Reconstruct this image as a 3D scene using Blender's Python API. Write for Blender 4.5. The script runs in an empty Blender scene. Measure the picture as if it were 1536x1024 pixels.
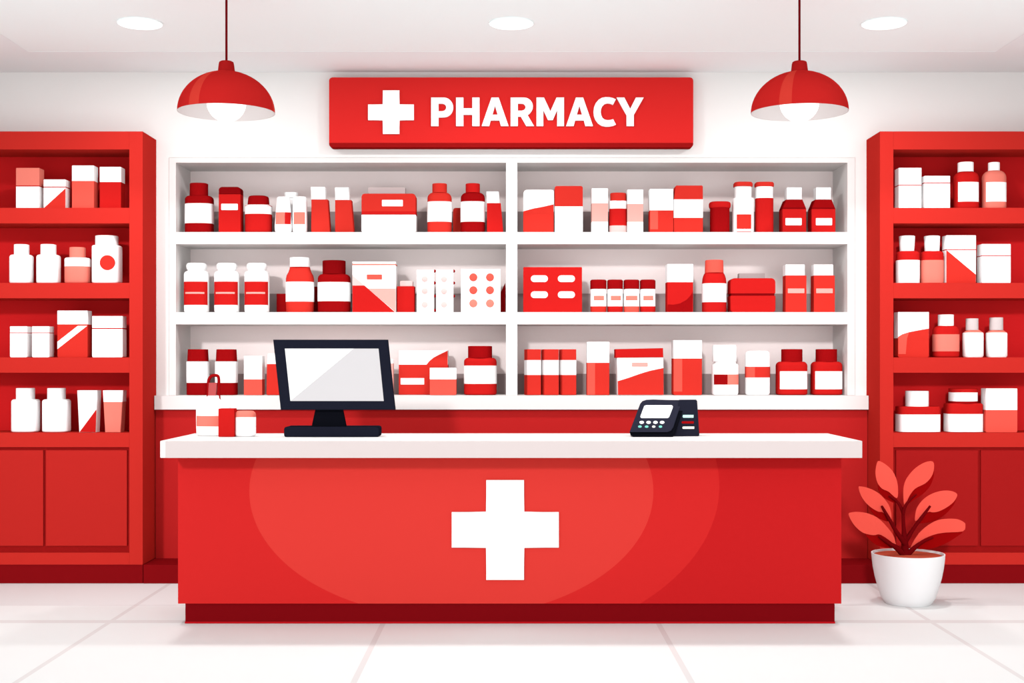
import bpy, bmesh, math
from mathutils import Vector, Matrix

# ------------------------------------------------------------------ basics
C = bpy.context.scene.collection
F = 2000.0            # focal length in pixels of the 1536 px wide frame
CX, CY, ZC = 768.0, 545.0, 1.42   # vanishing point of the room and eye height
def X(px, D): return (px - CX) * D / F
def Z(py, D): return ZC + (CY - py) * D / F

def s2l(v):
    v /= 255.0
    return v / 12.92 if v <= 0.04045 else ((v + 0.055) / 1.055) ** 2.4
MATS = {}
# reflectance scale of each paint under the shop's daylight
GAIN = dict(paint_W=0.9, paint_WW=0.837, paint_R1=0.577, paint_R2=0.558, paint_R3=0.409, paint_R4=0.465, paint_CO=0.67, paint_PK=0.67, paint_LP=0.632, paint_PP=0.632, paint_GP=0.6,
 wall_paint=0.74, ceiling_paint=0.96, ceiling_border_paint=0.97, shelf_paint=0.68, niche_back_paint=1.0, niche_shade_paint=0.56, ledge_paint=0.66,
 base_red=0.577, plinth_red=0.577, cabinet_red=0.502, cabinet_back_red=1.0, door_red=0.539, door_gap_red=0.632, door_red_deep=0.521, cabinet_side_red=0.19,
 counter=0.57, counter_kick=0.62, kick_strip=0.577, worktop_white=0.73, worktop_edge=0.54, sign_red=0.68, sign_edge_red=0.5, cord_dark_red=0.744, lamp_cap=0.558, lamp_red=0.502, lamp_highlight=0.465, lamp_inside=0.75,
 monitor_navy=0.34, monitor_dark=0.558, terminal_navy=0.512, terminal_black=0.558, terminal_side=0.465, pot_white=0.7, leaf_coral=0.67, leaf_dark=0.577, stem_dark=0.558, soil_terracotta=0.744, floor=0.76)
def mat(key, rgb, rough=0.75, spec=0.0, gain=0.93, noise=0.0):
    if key in MATS: return MATS[key]
    gain = GAIN.get(key, gain)
    m = bpy.data.materials.new(key); m.use_nodes = True
    nt = m.node_tree; b = nt.nodes['Principled BSDF']
    col = [min(0.96, s2l(c) * gain) for c in rgb] + [1]
    if rgb[0] > 2.2 * rgb[1]: col[1] *= 0.98; col[2] *= 0.98
    b.inputs['Base Color'].default_value = col
    b.inputs['Roughness'].default_value = rough
    b.inputs['Specular IOR Level'].default_value = spec
    # faint procedural grain, the same everywhere
    tc = nt.nodes.new('ShaderNodeTexCoord'); no = nt.nodes.new('ShaderNodeTexNoise')
    no.inputs['Scale'].default_value = 90.0
    mx = nt.nodes.new('ShaderNodeMix'); mx.data_type = 'RGBA'
    mr = nt.nodes.new('ShaderNodeMapRange')
    mr.inputs['To Min'].default_value = 0.0; mr.inputs['To Max'].default_value = 0.06
    nt.links.new(tc.outputs['Object'], no.inputs['Vector'])
    nt.links.new(no.outputs['Fac'], mr.inputs['Value'])
    nt.links.new(mr.outputs['Result'], mx.inputs['Factor'])
    mx.inputs[6].default_value = col
    mx.inputs[7].default_value = [c * 0.82 for c in col[:3]] + [1]
    nt.links.new(mx.outputs[2], b.inputs['Base Color'])
    MATS[key] = m
    return m
PAL = {
 'W': (255, 255, 255), 'WW': (253, 250, 248), 'R1': (240, 60, 50), 'R2': (228, 38, 36), 'R3': (202, 22, 26),
 'R4': (160, 15, 20), 'CO': (254, 96, 82), 'PK': (255, 138, 122), 'LP': (252, 186, 176), 'PP': (253, 214, 210),
 'GP': (238, 222, 221),
}
def M(k):
    return mat('paint_' + k, PAL[k])

def emit(key, rgb, strength):
    if key in MATS: return MATS[key]
    m = bpy.data.materials.new(key); m.use_nodes = True
    b = m.node_tree.nodes['Principled BSDF']
    c = [s2l(v) for v in rgb] + [1]
    b.inputs['Base Color'].default_value = c
    b.inputs['Emission Color'].default_value = c
    b.inputs['Emission Strength'].default_value = strength
    MATS[key] = m
    return m

def link(name, me, parent=None, loc=None):
    o = bpy.data.objects.new(name, me); C.objects.link(o)
    if parent: o.parent = parent
    if loc: o.location = loc
    return o
def obj(name, bm, mats, parent=None, loc=None, smooth=False):
    me = bpy.data.meshes.new(name)
    bmesh.ops.recalc_face_normals(bm, faces=bm.faces[:])
    bm.to_mesh(me); bm.free()
    if not isinstance(mats, (list, tuple)): mats = [mats]
    for m in mats: me.materials.append(m)
    if smooth:
        for p in me.polygons: p.use_smooth = True
        try: me.set_sharp_from_angle(angle=math.radians(38))
        except Exception: pass
    return link(name, me, parent, loc)
def thing(name, label, cat, loc=(0, 0, 0), group=None, rz=0.0):
    o = bpy.data.objects.new(name, None); C.objects.link(o)
    o.location = loc; o.rotation_euler = (0, 0, rz); o.empty_display_size = 0.05
    return tag(o, label, cat, group)
def tag(o, label, cat, group=None):
    o['label'] = label; o['category'] = cat
    if group: o['group'] = group
    return o
def struct(o):
    o['kind'] = 'structure'; return o

def add_box(bm, x0, x1, y0, y1, z0, z1, mi=0, bev=0.0):
    vs = [bm.verts.new(p) for p in ((x0,y0,z0),(x1,y0,z0),(x1,y1,z0),(x0,y1,z0),(x0,y0,z1),(x1,y0,z1),(x1,y1,z1),(x0,y1,z1))]
    fs = [bm.faces.new([vs[i] for i in q]) for q in ((0,1,2,3),(4,7,6,5),(0,4,5,1),(1,5,6,2),(2,6,7,3),(3,7,4,0))]
    for f in fs: f.material_index = mi
    if bev > 0:
        es = list({e for f in fs for e in f.edges})
        r = bmesh.ops.bevel(bm, geom=es, offset=bev, segments=2, affect='EDGES', clamp_overlap=True)
        for f in r['faces']: f.material_index = mi
    return bm
def box(x0, x1, y0, y1, z0, z1, bev=0.0):
    bm = bmesh.new(); return add_box(bm, x0, x1, y0, y1, z0, z1, 0, bev)

def add_prism(bm, pts, y0, y1, mi=0, bev=0.0):
    """outline pts (x,z) extruded from y0 (front) to y1."""
    a = [bm.verts.new((x, y0, z)) for x, z in pts]
    b = [bm.verts.new((x, y1, z)) for x, z in pts]
    n = len(pts)
    fr = bm.faces.new(a); bk = bm.faces.new(b[::-1])
    fs = [fr, bk]
    for i in range(n):
        fs.append(bm.faces.new((a[i], b[i], b[(i+1) % n], a[(i+1) % n])))
    for f in fs: f.material_index = mi
    if bev > 0:
        es = list(fr.edges) + list(bk.edges)
        r = bmesh.ops.bevel(bm, geom=es, offset=bev, segments=2, affect='EDGES', clamp_overlap=True)
        for f in r['faces']: f.material_index = mi
    return bm

def super_ring(hw, hd, n, exp):
    out = []
    for i in range(n):
        t = 2 * math.pi * i / n
        c, s = math.cos(t), math.sin(t)
        out.append((hw * math.copysign(abs(c) ** (2/exp), c), hd * math.copysign(abs(s) ** (2/exp), s)))
    return out

def add_lathe(bm, prof, k=1.0, exp=2.0, n=40, mi=0, hollow=False):
    """prof: list of (radius, z) bottom to top; k depth factor."""
    rings = []
    for r, z in prof:
        rings.append([bm.verts.new((x, y, z)) for x, y in super_ring(max(r, 1e-5), max(r, 1e-5) * k, n, exp)])
    fs = []
    for a, b in zip(rings, rings[1:]):
        for i in range(n):
            fs.append(bm.faces.new((a[i], a[(i+1) % n], b[(i+1) % n], b[i])))
    if not hollow:
        fs.append(bm.faces.new(rings[0][::-1])); fs.append(bm.faces.new(rings[-1]))
    for f in fs: f.material_index = mi
    return bm

def band_split(bm, zs, colors, mlist):
    """cut the mesh at heights zs (descending) and give each band its colour (top to bottom)."""
    for z in zs:
        bmesh.ops.bisect_plane(bm, geom=bm.verts[:] + bm.edges[:] + bm.faces[:], plane_co=(0, 0, z), plane_no=(0, 0, 1), dist=1e-6)
    idx = []
    for c in colors:
        m = M(c)
        if m not in mlist: mlist.append(m)
        idx.append(mlist.index(m))
    for f in bm.faces:
        zc = f.calc_center_median().z
        k = 0
        while k < len(zs) and zc < zs[k]: k += 1
        f.material_index = idx[k]

def rrect(x0, y0, x1, y1, rt=1.0, rb=1.0, seg=5):
    """rounded rectangle in pixels, y down; corner radii top/bottom, (l,r) tuples allowed."""
    rtl, rtr = rt if isinstance(rt, tuple) else (rt, rt)
    rbl, rbr = rb if isinstance(rb, tuple) else (rb, rb)
    pts = []
    for cx, cy, r, a0 in ((x1-rbr, y1-rbr, rbr, 90), (x0+rbl, y1-rbl, rbl, 180-0), (x0+rtl, y0+rtl, rtl, 270-90+90), (x1-rtr, y0+rtr, rtr, 360)):
        pass
    def arc(cx, cy, r, a0, a1):
        if r < 0.3: return [(cx, cy)]
        return [(cx + r*math.cos(math.radians(a0 + (a1-a0)*i/seg)), cy + r*math.sin(math.radians(a0 + (a1-a0)*i/seg))) for i in range(seg+1)]
    pts += arc(x1-rbr, y1-rbr, rbr, 0, 90) if rbr >= 0.3 else [(x1, y1)]
    pts += arc(x0+rbl, y1-rbl, rbl, 90, 180) if rbl >= 0.3 else [(x0, y1)]
    pts += arc(x0+rtl, y0+rtl, rtl, 180, 270) if rtl >= 0.3 else [(x0, y0)]
    pts += arc(x1-rtr, y0+rtr, rtr, 270, 360) if rtr >= 0.3 else [(x1, y0)]
    return pts
def trap(xt0, xt1, y0, xb0, xb1, y1): return [(xb1, y1), (xb0, y1), (xt0, y0), (xt1, y0)]

# ------------------------------------------------------------------ planes of the room
D_TOP, D_CTR, D_PL = 7.00, 7.27, 7.285        # worktop edge, counter front, counter plinth
D_CAB, D_WALL, D_NB = 8.606, 8.937, 9.34     # side cabinets, back wall, niche back
D_LEDGE, D_BASE = 8.87, 8.90
Z_CEIL = Z(108, D_WALL)
Z_TOP = Z(661, D_TOP)
Z_LEDGE = Z(593, D_LEDGE)

# ------------------------------------------------------------------ setting
def nd(nt, t, **kw):
    n = nt.nodes.new(t)
    for k, v in kw.items(): setattr(n, k, v)
    return n
def floor_material():
    m = bpy.data.materials.new('floor_tiles'); m.use_nodes = True
    nt = m.node_tree; b = nt.nodes['Principled BSDF']
    b.inputs['Roughness'].default_value = 0.8; b.inputs['Specular IOR Level'].default_value = 0.0
    tc = nd(nt, 'ShaderNodeTexCoord'); sp = nd(nt, 'ShaderNodeSeparateXYZ')
    nt.links.new(tc.outputs['Object'], sp.inputs[0])
    def math_(op, a, bb):
        n = nd(nt, 'ShaderNodeMath', operation=op)
        for i, v in enumerate((a, bb)):
            if isinstance(v, (int, float)): n.inputs[i].default_value = v
            else: nt.links.new(v, n.inputs[i])
        return n.outputs[0]
    # grout lines every 1.5 m
    def line(coord, off, period, half):
        a = math_('ADD', coord, off); f = math_('FLOORED_MODULO', a, period)
        d = math_('ABSOLUTE', math_('SUBTRACT', f, period/2), 0.0)
        return math_('GREATER_THAN', d, period/2 - half)
    lx = line(sp.outputs[0], 0.755 + 15, 1.505, 0.0145)
    ly = line(sp.outputs[1], -7.34 + 15.0, 1.5, 0.042)
    g = math_('MAXIMUM', lx, ly)
    darker_band = math_('GREATER_THAN', sp.outputs[1], 7.82)  # slightly darker band along the back of the floor
    def col(c): return [min(0.96, s2l(v) * GAIN['floor']) for v in c] + [1]
    m1 = nd(nt, 'ShaderNodeMix', data_type='RGBA'); m1.inputs[6].default_value = col((252, 253, 252)); m1.inputs[7].default_value = col((240, 238, 238))
    nt.links.new(darker_band, m1.inputs[0])
    m2 = nd(nt, 'ShaderNodeMix', data_type='RGBA'); m2.blend_type = 'MULTIPLY'
    m2.inputs[7].default_value = (0.89, 0.845, 0.845, 1)
    nt.links.new(g, m2.inputs[0]); nt.links.new(m1.outputs[2], m2.inputs[6])
    nt.links.new(m2.outputs[2], b.inputs['Base Color'])
    return m
struct(obj('floor', box(-4.2, 4.2, 4.2, 9.6, -0.1, 0.0), floor_material()))
wallm = mat('wall_paint', (254, 251, 249), rough=0.9)
ceilm = mat('ceiling_paint', (246, 254, 254), rough=0.9)
ceilb = mat('ceiling_border_paint', (240, 244, 245), rough=0.9)
struct(obj('ceiling', box(-4.2, 4.2, 5.6, 9.6, Z_CEIL, Z_CEIL + 0.1), ceilm))
# border that runs round the ceiling
yb = 1.953 * F / (CY - 77.3)
bm = bmesh.new()
add_box(bm, -4.2, 4.2, yb, D_WALL - 0.002, Z_CEIL - 0.0016, Z_CEIL - 0.0004)
add_box(bm, -4.2, -3.03, 5.6, yb, Z_CEIL - 0.0016, Z_CEIL - 0.0004)
add_box(bm, 3.03, 4.2, 5.6, yb, Z_CEIL - 0.0016, Z_CEIL - 0.0004)
struct(obj('trim_1', bm, ceilb))
HX = 2.30; HZ = Z(236, D_WALL)
bm = bmesh.new()
add_box(bm, -4.2, -HX, D_WALL, 9.6, 0, Z_CEIL)
add_box(bm, HX, 4.2, D_WALL, 9.6, 0, Z_CEIL)
add_box(bm, -HX, HX, D_WALL, 9.6, HZ, Z_CEIL)
add_box(bm, -HX, HX, D_NB + 0.03, 9.6, 0, HZ)
struct(obj('wall_back', bm, wallm))
struct(obj('wall_left', box(-4.3, -4.2, 6.2, 9.6, 0, Z_CEIL), wallm))
struct(obj('wall_right', box(4.2, 4.3, 6.2, 9.6, 0, Z_CEIL), wallm))

# ------------------------------------------------------------------ white built-in shelves
shm = mat('shelf_paint', (254, 251, 249), rough=0.85)
nbm = mat('niche_back_paint', (246, 233, 231), rough=0.9)
nrm = mat('niche_shade_paint', (205, 184, 183), rough=0.9)
rows = [(244.0, 348.0), (366.0, 468.0), (486.3, 593.0)]
xs = [(264.0, 759.0), (776.0, 1271.0)]
def XW(px): return X(px, D_WALL)
def ZW(py): return Z(py, D_WALL)
sh = thing('wall_shelving', 'white built-in wall shelving with two bays of three shelves full of medicine', 'shelves', (0, D_WALL, Z_LEDGE))
def shpart(name, x0, x1, y0, y1, z0, z1, m=shm):
    return obj(name, box(x0, x1, y0 - D_WALL, y1 - D_WALL, z0 - Z_LEDGE, z1 - Z_LEDGE), m, sh)
zt = ZW(rows[0][0])
shpart('side_panel', -HX + 0.002, XW(264), D_WALL - 0.004, D_NB, Z_LEDGE, HZ - 0.002)
shpart('side_panel', XW(1271), HX - 0.002, D_WALL - 0.004, D_NB, Z_LEDGE, HZ - 0.002)
shpart('divider', XW(759), XW(776), D_WALL - 0.008, D_NB, Z_LEDGE, zt + 0.001)
shpart('top_board', XW(264), XW(1271), D_WALL - 0.004, D_NB, zt, HZ - 0.002)
for bx0, bx1 in xs:
    for (a, b), (c, d) in zip(rows, rows[1:]):
        shpart('shelf_board', XW(bx0), XW(bx1), D_WALL - 0.004, D_NB, ZW(c), ZW(b))
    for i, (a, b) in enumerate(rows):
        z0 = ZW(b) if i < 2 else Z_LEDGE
        shpart('shade_band', XW(bx0) + .001, XW(bx1) - .001, D_NB - 0.022, D_NB, z0, Z((317.3, 440.3, 560.5)[i], D_NB - .022), nrm)  # shade low in each niche, put in as a mauve strip
        if i: pass
shpart('back_panel', -HX + 0.002, HX - 0.002, D_NB, D_NB + 0.02, Z_LEDGE, HZ - 0.002, nbm)

# ledge and base cabinet under it
ledge = obj('ledge', box(-2.379, 2.372, -0.0, D_NB - D_LEDGE - 0.0, -(Z_LEDGE - Z(614, D_LEDGE)), -0.001, 0.004), mat('ledge_paint', (255, 251, 249)), None, (0, D_LEDGE, Z_LEDGE))
# keep the ledge inside the wall opening
bm = bmesh.new()
zl0 = -(Z_LEDGE - Z(614, D_LEDGE))
add_box(bm, -2.379, 2.372, 0, D_WALL - D_LEDGE - 0.001, zl0, -0.001)
add_box(bm, -HX + .002, HX - .002, D_WALL - D_LEDGE - 0.001, D_NB - D_LEDGE, zl0, -0.001)
bmesh.ops.remove_doubles(bm, verts=bm.verts[:], dist=1e-5)
old = ledge.data; me = bpy.data.meshes.new('ledge'); bm.to_mesh(me); bm.free(); me.materials.append(MATS['ledge_paint']); ledge.data = me
tag(ledge, 'long white ledge running under the wall shelving', 'ledge')
redf = mat('base_red', (214, 44, 44)); plm = mat('plinth_red', (150, 18, 24))
bc = thing('base_cabinet', 'long red base cabinet under the white ledge, behind the counter', 'cabinet', (0, D_BASE, 0))
zb1 = Z(614, D_LEDGE) - 0.001
zp = Z(847, D_CAB)
bm = bmesh.new()
add_box(bm, -2.379, 2.372, 0, D_WALL - D_BASE - 0.001, 0.002, zb1)
add_box(bm, -HX + .002, HX - .002, D_WALL - D_BASE - 0.001, D_NB - D_BASE, 0.002, zb1)
obj('body', bm, redf, bc)
obj('plinth', box(-2.379, 2.372, D_CAB - D_BASE, -0.001, 0.001, zp), plm, bc)

# ------------------------------------------------------------------ tall side cabinets
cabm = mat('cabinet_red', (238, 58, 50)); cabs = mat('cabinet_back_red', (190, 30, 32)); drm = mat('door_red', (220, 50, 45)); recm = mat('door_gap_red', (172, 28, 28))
drm2 = mat('door_red_deep', (196, 36, 36)); sidem = mat('cabinet_side_red', (196, 34, 36))
def cabinet(side, label):
    def px(p): return p if side < 0 else 2*CX - 2.4 + 0.2 - p + 0.9   # mirrored layout
    D = D_CAB; Y0 = 0.0; Y1 = D_WALL - D - 0.002
    if side < 0: e = [-231, -211, 194, 214]; dsp = [(-66.5, 64.5), (68.1, 190)]; dleft = (-207, -70.5)
    else: e = [1745, 1725, 1340, 1320]
    xo0, xi0, xi1, xo1 = [X(v, D) for v in e]
    cx = (xo0 + xo1) / 2
    r = thing('display_cabinet', label, 'cabinet', (cx, D, 0), 'tall red display cabinets')
    def p(name, x0, x1, y0, y1, z0, z1, m, bev=0.0, par=r):
        return obj(name, box(min(x0, x1) - cx, max(x0, x1) - cx, y0, y1, z0, z1, bev), m, par)
    zt, zc0 = Z(197, D), Z(846.5, D)
    s = 1 if side < 0 else -1
    # stiles/side panels
    for a, b in ((xo0, xi0), (xi1, xo1)):
        p('side_panel', a, b, Y0, Y1, zc0, zt, cabm)
    yy = [(224, 311.6), (334.8, 424.1), (447, 535.8), (558.8, 649)]
    e_ = 0.0006
    xa, xb = (xi0, xi1) if xi0 < xi1 else (xi1, xi0)
    xa += e_; xb -= e_
    p('top_board', xa, xb, Y0, Y1, Z(yy[0][0], D), zt, cabm)
    for i in range(3):
        p('shelf_board', xa, xb, Y0, Y1, Z(yy[i+1][0], D), Z(yy[i][1], D), cabm)
    zd1 = Z(670.5, D); zd0 = Z(828.8, D)
    p('shelf_board', xa, xb, Y0, Y1, zd1, Z(649, D), cabm)
    p('bottom_rail', xa, xb, Y0, Y1, zc0, zd0, cabm)
    p('back_panel', xa, xb, Y1 - 0.012, Y1, zd1, Z(224, D), cabs)
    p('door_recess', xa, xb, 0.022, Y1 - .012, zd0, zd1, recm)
    if side < 0: doors = [(-207, -71.5), (-67.5, 64.3), (68.2, 190)]
    else: doors = [(1344.5, 1467.6), (1471.8, 1595), (1599, 1721)]
    for a, b in doors:
        p('door', X(a, D), X(b, D), 0.006, 0.0215, Z(818.8, D), Z(675, D), drm if side < 0 else drm2, 0.002)
    p('plinth', min(xo0, xo1) - cx + cx, max(xo0, xo1), 0.004, Y1, 0.001, zc0, plm)
    return r
cabinet(-1, 'tall red display cabinet left of the white shelving, two doors below')
cabinet(1, 'tall red display cabinet right of the white shelving, behind the potted plant')

# ------------------------------------------------------------------ products
SHELF = {}
for i, nm in enumerate('abc'):
    zb = (ZW(348), ZW(468), Z_LEDGE)[i]
    SHELF['m' + nm] = (8.985, zb, (347.4, 467.6, 592.9)[i])
for i, nm in enumerate('abcd'):
    py = (311.6, 424.1, 535.8, 649)[i]
    SHELF['s' + nm] = (8.66, Z(py, D_CAB), py)
SHELF['ct'] = (7.40, Z_TOP, 655.4)

class Item:
    def __init__(s, name, label, cat, group, shelf, cx, depth, back=0.0, rz=0.0, k=None, exp=2.6):
        s.D0, s.zb, s.py = SHELF[shelf]
        s.D = s.D0 + back; s.depth = depth; s.name = name
        s.Dc = s.D + depth / 2; s.cx = cx; s.exp = exp
        s.x = X(cx, s.Dc if k == 'round' else s.D)
        if k != 'round': s.x = X(cx, s.D)
        s.parts = []; s.meta = (label, cat, group); s.rz = rz
    def z(s, py, D):
        zt = Z(py, D); t = s.py - py
        e = s.zb - Z(s.py, D)
        return zt + e * max(0.0, 1 - t / 10.0) - s.zb if t < 10 else zt - s.zb
    def lx(s, px, D): return X(px, D) - s.x
    def box(s, name, bands, outline, d=1.0, decals=(), bev=0.0025):
        """bands: colour or [colour, y, colour, y, colour]; outline px; decals: (colour, px polygon)"""
        bm = bmesh.new(); dep = s.depth * d; y0 = -dep/2; y1 = dep/2
        Df = s.Dc + y0
        # front plane of this part sits at Df
        pts = [(s.lx(x, Df), s.z(y, Df)) for x, y in outline]
        add_prism(bm, pts, y0, y1, 0, bev)
        if isinstance(bands, str): bands = [bands]
        ml = []
        band_split(bm, [s.z(v, Df) for v in bands[1::2]], bands[0::2], ml)
        for di, (c, poly) in enumerate(decals):
            m = M(c)
            if m not in ml: ml.append(m)
            add_prism(bm, [(s.lx(x, Df), s.z(y, Df)) for x, y in poly], y0 - 0.0012 - 0.0006 * di, y0 + 0.0005, ml.index(m))
        s.parts.append((name, bm, ml, False, None)); return s
    def tag(s, color, poly, name='label', d=1.0, label=None):
        bm = bmesh.new(); y0 = -s.depth * d / 2; Df = s.Dc + y0
        add_prism(bm, [(s.lx(x, Df), s.z(y, Df)) for x, y in poly], y0 - 0.0028, y0 - 0.0002)
        s.parts.append((name, bm, [M(color)], False, label)); return s
    def lathe(s, name, bands, prof, k=None, exp=None, cx=None):
        """prof: list of (halfwidth px, y px) bottom->top"""
        bm = bmesh.new(); D = s.Dc; exp = exp or s.exp
        P = [(hw * D / F, s.z(y, D)) for hw, y in prof]
        rmax = max(p[0] for p in P)
        kk = k if k is not None else min(1.0, s.depth / 2 / rmax)
        add_lathe(bm, P, kk, exp)
        if cx is not None: bmesh.ops.translate(bm, verts=bm.verts[:], vec=(s.lx(cx, D), 0, 0))
        if isinstance(bands, str): bands = [bands]
        ml = []
        band_split(bm, [s.z(v, D) for v in bands[1::2]], bands[0::2], ml)
        s.parts.append((name, bm, ml, True, None)); s.lastP = (prof, kk, exp, cx); return s
    def sleeve(s, color, y0, y1, xl=None, xr=None, name='label', cx=None, off=0.0012):
        prof, kk, exp, cx0 = s.lastP; D = s.Dc; cx = cx if cx is not None else (cx0 if cx0 is not None else s.cx)
        def hw(y):
            pr = sorted(prof, key=lambda p: p[1])
            for (h0, a), (h1, b) in zip(pr, pr[1:]):
                if a <= y <= b: return h0 + (h1 - h0) * ((y - a) / (b - a) if b > a else 0)
            return pr[-1][0] if y > pr[-1][1] else pr[0][0]
        ys = [y1 + (y0 - y1) * i / 4 for i in range(5)]     # bottom -> top
        bm = bmesh.new(); n = 64
        full = xl is None
        outer = []; inner = []
        for y in ys:
            h = hw(y) * D / F; z = s.z(y, D)
            row = []; rin = []
            if full: ts = [2*math.pi*i/n for i in range(n)]
            else:
                # parameter range on the front (negative y)
                a0 = (xl - cx) * D / F / h; a1 = (xr - cx) * D / F / h
                a0 = max(-0.9995, a0); a1 = min(0.9995, a1)
                f = lambda c: -math.acos(math.copysign(abs(c) ** (exp/2), c))
                t0, t1 = f(a0), f(a1)
                ts = [t0 + (t1 - t0) * i / 24 for i in range(25)]
            for t in ts:
                c, si = math.cos(t), math.sin(t)
                ex, ey = math.copysign(abs(c) ** (2/exp), c), math.copysign(abs(si) ** (2/exp), si)
                ro = h + off; ri = h - 0.0005
                row.append(bm.verts.new((ro * ex, (h * kk + off) * ey, z)))
                rin.append(bm.verts.new((ri * ex, (h * kk - 0.0005) * ey, z)))
            outer.append(row); inner.append(rin)
        def grid(R, flip):
            for a, b in zip(R, R[1:]):
                m = len(a)
                for i in range(m if full else m - 1):
                    j = (i + 1) % m
                    q = (a[i], a[j], b[j], b[i])
                    bm.faces.new(q[::-1] if flip else q)
        grid(outer, False); grid(inner, True)
        for R, S in ((outer[0], inner[0]), (outer[-1], inner[-1])):
            m = len(R)
            for i in range(m if full else m - 1):
                j = (i + 1) % m; bm.faces.new((R[i], S[i], S[j], R[j]))
        if not full:
            for k2 in (0, -1):
                for a in range(4):
                    bm.faces.new((outer[a][k2], outer[a+1][k2], inner[a+1][k2], inner[a][k2]))
        if cx != s.cx: bmesh.ops.translate(bm, verts=bm.verts[:], vec=(s.lx(cx, D), 0, 0))
        s.parts.append((name, bm, [M(color)], True, None)); return s
    def done(s):
        label, cat, group = s.meta
        loc = (s.x, s.Dc, s.zb + 0.0006)
        if len(s.parts) == 1:
            n, bm, ml, sm, _ = s.parts[0]
            o = obj(s.name, bm, ml, None, loc, sm); o.rotation_euler = (0, 0, s.rz)
            return tag(o, label, cat, group)
        r = thing(s.name, label, cat, loc, group, s.rz)
        for n, bm, ml, sm, lb in s.parts:
            o = obj(n, bm, ml, r, None, sm)
            if lb: o['label'] = lb
        return r

def bprof(hwb, ytop, ybot, neck, rt=6, rb=3, taper=None):
    """bottle body profile bottom->top with a rounded shoulder"""
    P = []
    for i in range(5):
        a = math.radians(90 * i / 4)
        P.append((hwb - rb * (1 - math.sin(a)), ybot - rb * (1 - math.cos(a)) if rb else ybot))
    top = taper if taper else hwb
    for i in range(7):
        a = math.radians(90 * i / 6)
        P.append((top - rt * (1 - math.cos(a)), ytop + rt * (1 - math.sin(a))))
    if P[-1][0] > neck: P.append((neck, ytop))
    out = [P[0]]
    for p in P[1:]:
        if abs(p[0]-out[-1][0]) + abs(p[1]-out[-1][1]) > 0.05: out.append(p)
    return out
def capprof(hw, y0, y1, r=0.8, hwt=None):
    t = hwt or hw
    return [(hw, y1 + 0.3), (t, y0 + r), (t - r*0.3, y0 + r*0.3), (t - r, y0)]

def bottle(name, label, group, shelf, x0, x1, ytop, body, cap, cx0, cx1, cy0, lab=None, rt=6, rb=3, back=0.0, cat='bottle',
           labx=None, k=None, exp=2.8, captaper=None, bands=None, capname='cap', capbands=None):
    """generic capped bottle. lab=(colour,y0,y1)"""
    sh_ = SHELF[shelf]; cx = (x0 + x1) / 2; hw = (x1 - x0) / 2
    dep = min(2 * hw * sh_[0] / F * 0.8, 0.17)
    it = Item(name, label, cat, group, shelf, cx, dep, back, 0, 'round', exp)
    it.x = X(cx, it.Dc)
    yb = sh_[2]
    it.lathe('body', bands or body, bprof(hw, ytop, yb, (cx1 - cx0)/2 - 0.5, rt, rb))
    if lab:
        if labx: it.sleeve(lab[0], lab[1], lab[2], labx[0], labx[1])
        else: it.sleeve(lab[0], lab[1], lab[2])
    ccx = (cx0 + cx1) / 2
    it.lathe(capname, capbands or cap, capprof((cx1-cx0)/2, cy0, ytop, hwt=captaper), exp=2.3, k=1.0 if (cx1-cx0)/2*sh_[0]/F < dep/2 else dep/2/((cx1-cx0)/2*sh_[0]/F), cx=ccx)
    return it
def carton(name, label, group, shelf, x0, x1, y0, bands, rt=0.5, rb=1.5, depth=0.09, back=0.0, decals=(), tags=(), cat='box', rz=0.0, outline=None):
    sh_ = SHELF[shelf]
    it = Item(name, label, cat, group, shelf, (x0 + x1)/2, depth, back, rz)
    it.box('carton' if tags else name, bands, outline or rrect(x0, y0, x1, sh_[2], rt, rb), decals=decals)
    for t in tags: it.tag(*t)
    return it

g1 = 'medicine on the top shelf, left bay'; g2 = 'medicine on the top shelf, right bay'
g3 = 'medicine on the middle shelf, left bay'; g4 = 'medicine on the middle shelf, right bay'
g5 = 'medicine on the bottom shelf, left bay'; g6 = 'medicine on the bottom shelf, right bay'

# ---- middle unit, top row, left bay
bottle('medicine_bottle', 'dark red bottle with wide white label, leftmost on the top white shelf', g1, 'ma', 278.3, 320.1, 294.3, 'R3', 'R3', 285.2, 311.8, 275.6, ('W', 306.7, 336.1), rt=6).done()
Item('medicine_tin', 'tall red rounded tin with dark lid and small white label', 'tin', g1, 'ma', 344.3, 0.10) \
    .box('body', 'R2', rrect(328, 291.3, 360.7, 347.4, 0, 2)).box('lid', 'R4', rrect(328, 280.3, 360.7, 291.2, 5, 0)) \
    .tag('W', rrect(331.9, 305.7, 356.8, 315.1, 1, 1)).done()
it = Item('ointment_jar', 'squat red jar with dark red lid and white band, top white shelf', 'jar', g1, 'ma', 387.9, 0.14, 0, 0, 'round', 2.8); it.x = X(387.9, it.Dc)
it.lathe('body', 'R2', bprof(19.8, 308, 347.4, 15, 2, 4)).sleeve('W', 308.6, 322.2).lathe('lid', 'R3', capprof(16, 294.5, 308, 3, 15), exp=2.6).done()
def softbottle(label, x0, x1, t0, t1, ytop, labs, shelf, grp, back=0.0):
    cx = (x0+x1)/2; it = Item('squeeze_bottle', label, 'bottle', grp, shelf, cx, 0.08, back, 0, 'round', 3.0); it.x = X(cx, it.Dc)
    hw = (x1-x0)/2; ht = (t1-t0)/2
    it.lathe('body', 'W', [(hw-2, SHELF[shelf][2]), (hw-.3, SHELF[shelf][2]-3), (hw, SHELF[shelf][2]-8), (ht+.5, ytop+5), (ht, ytop+1.5), (ht-1.5, ytop)])
    for c, a, b, y0, y1 in labs: it.sleeve(c, y0, y1, a, b)
    return it
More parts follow.
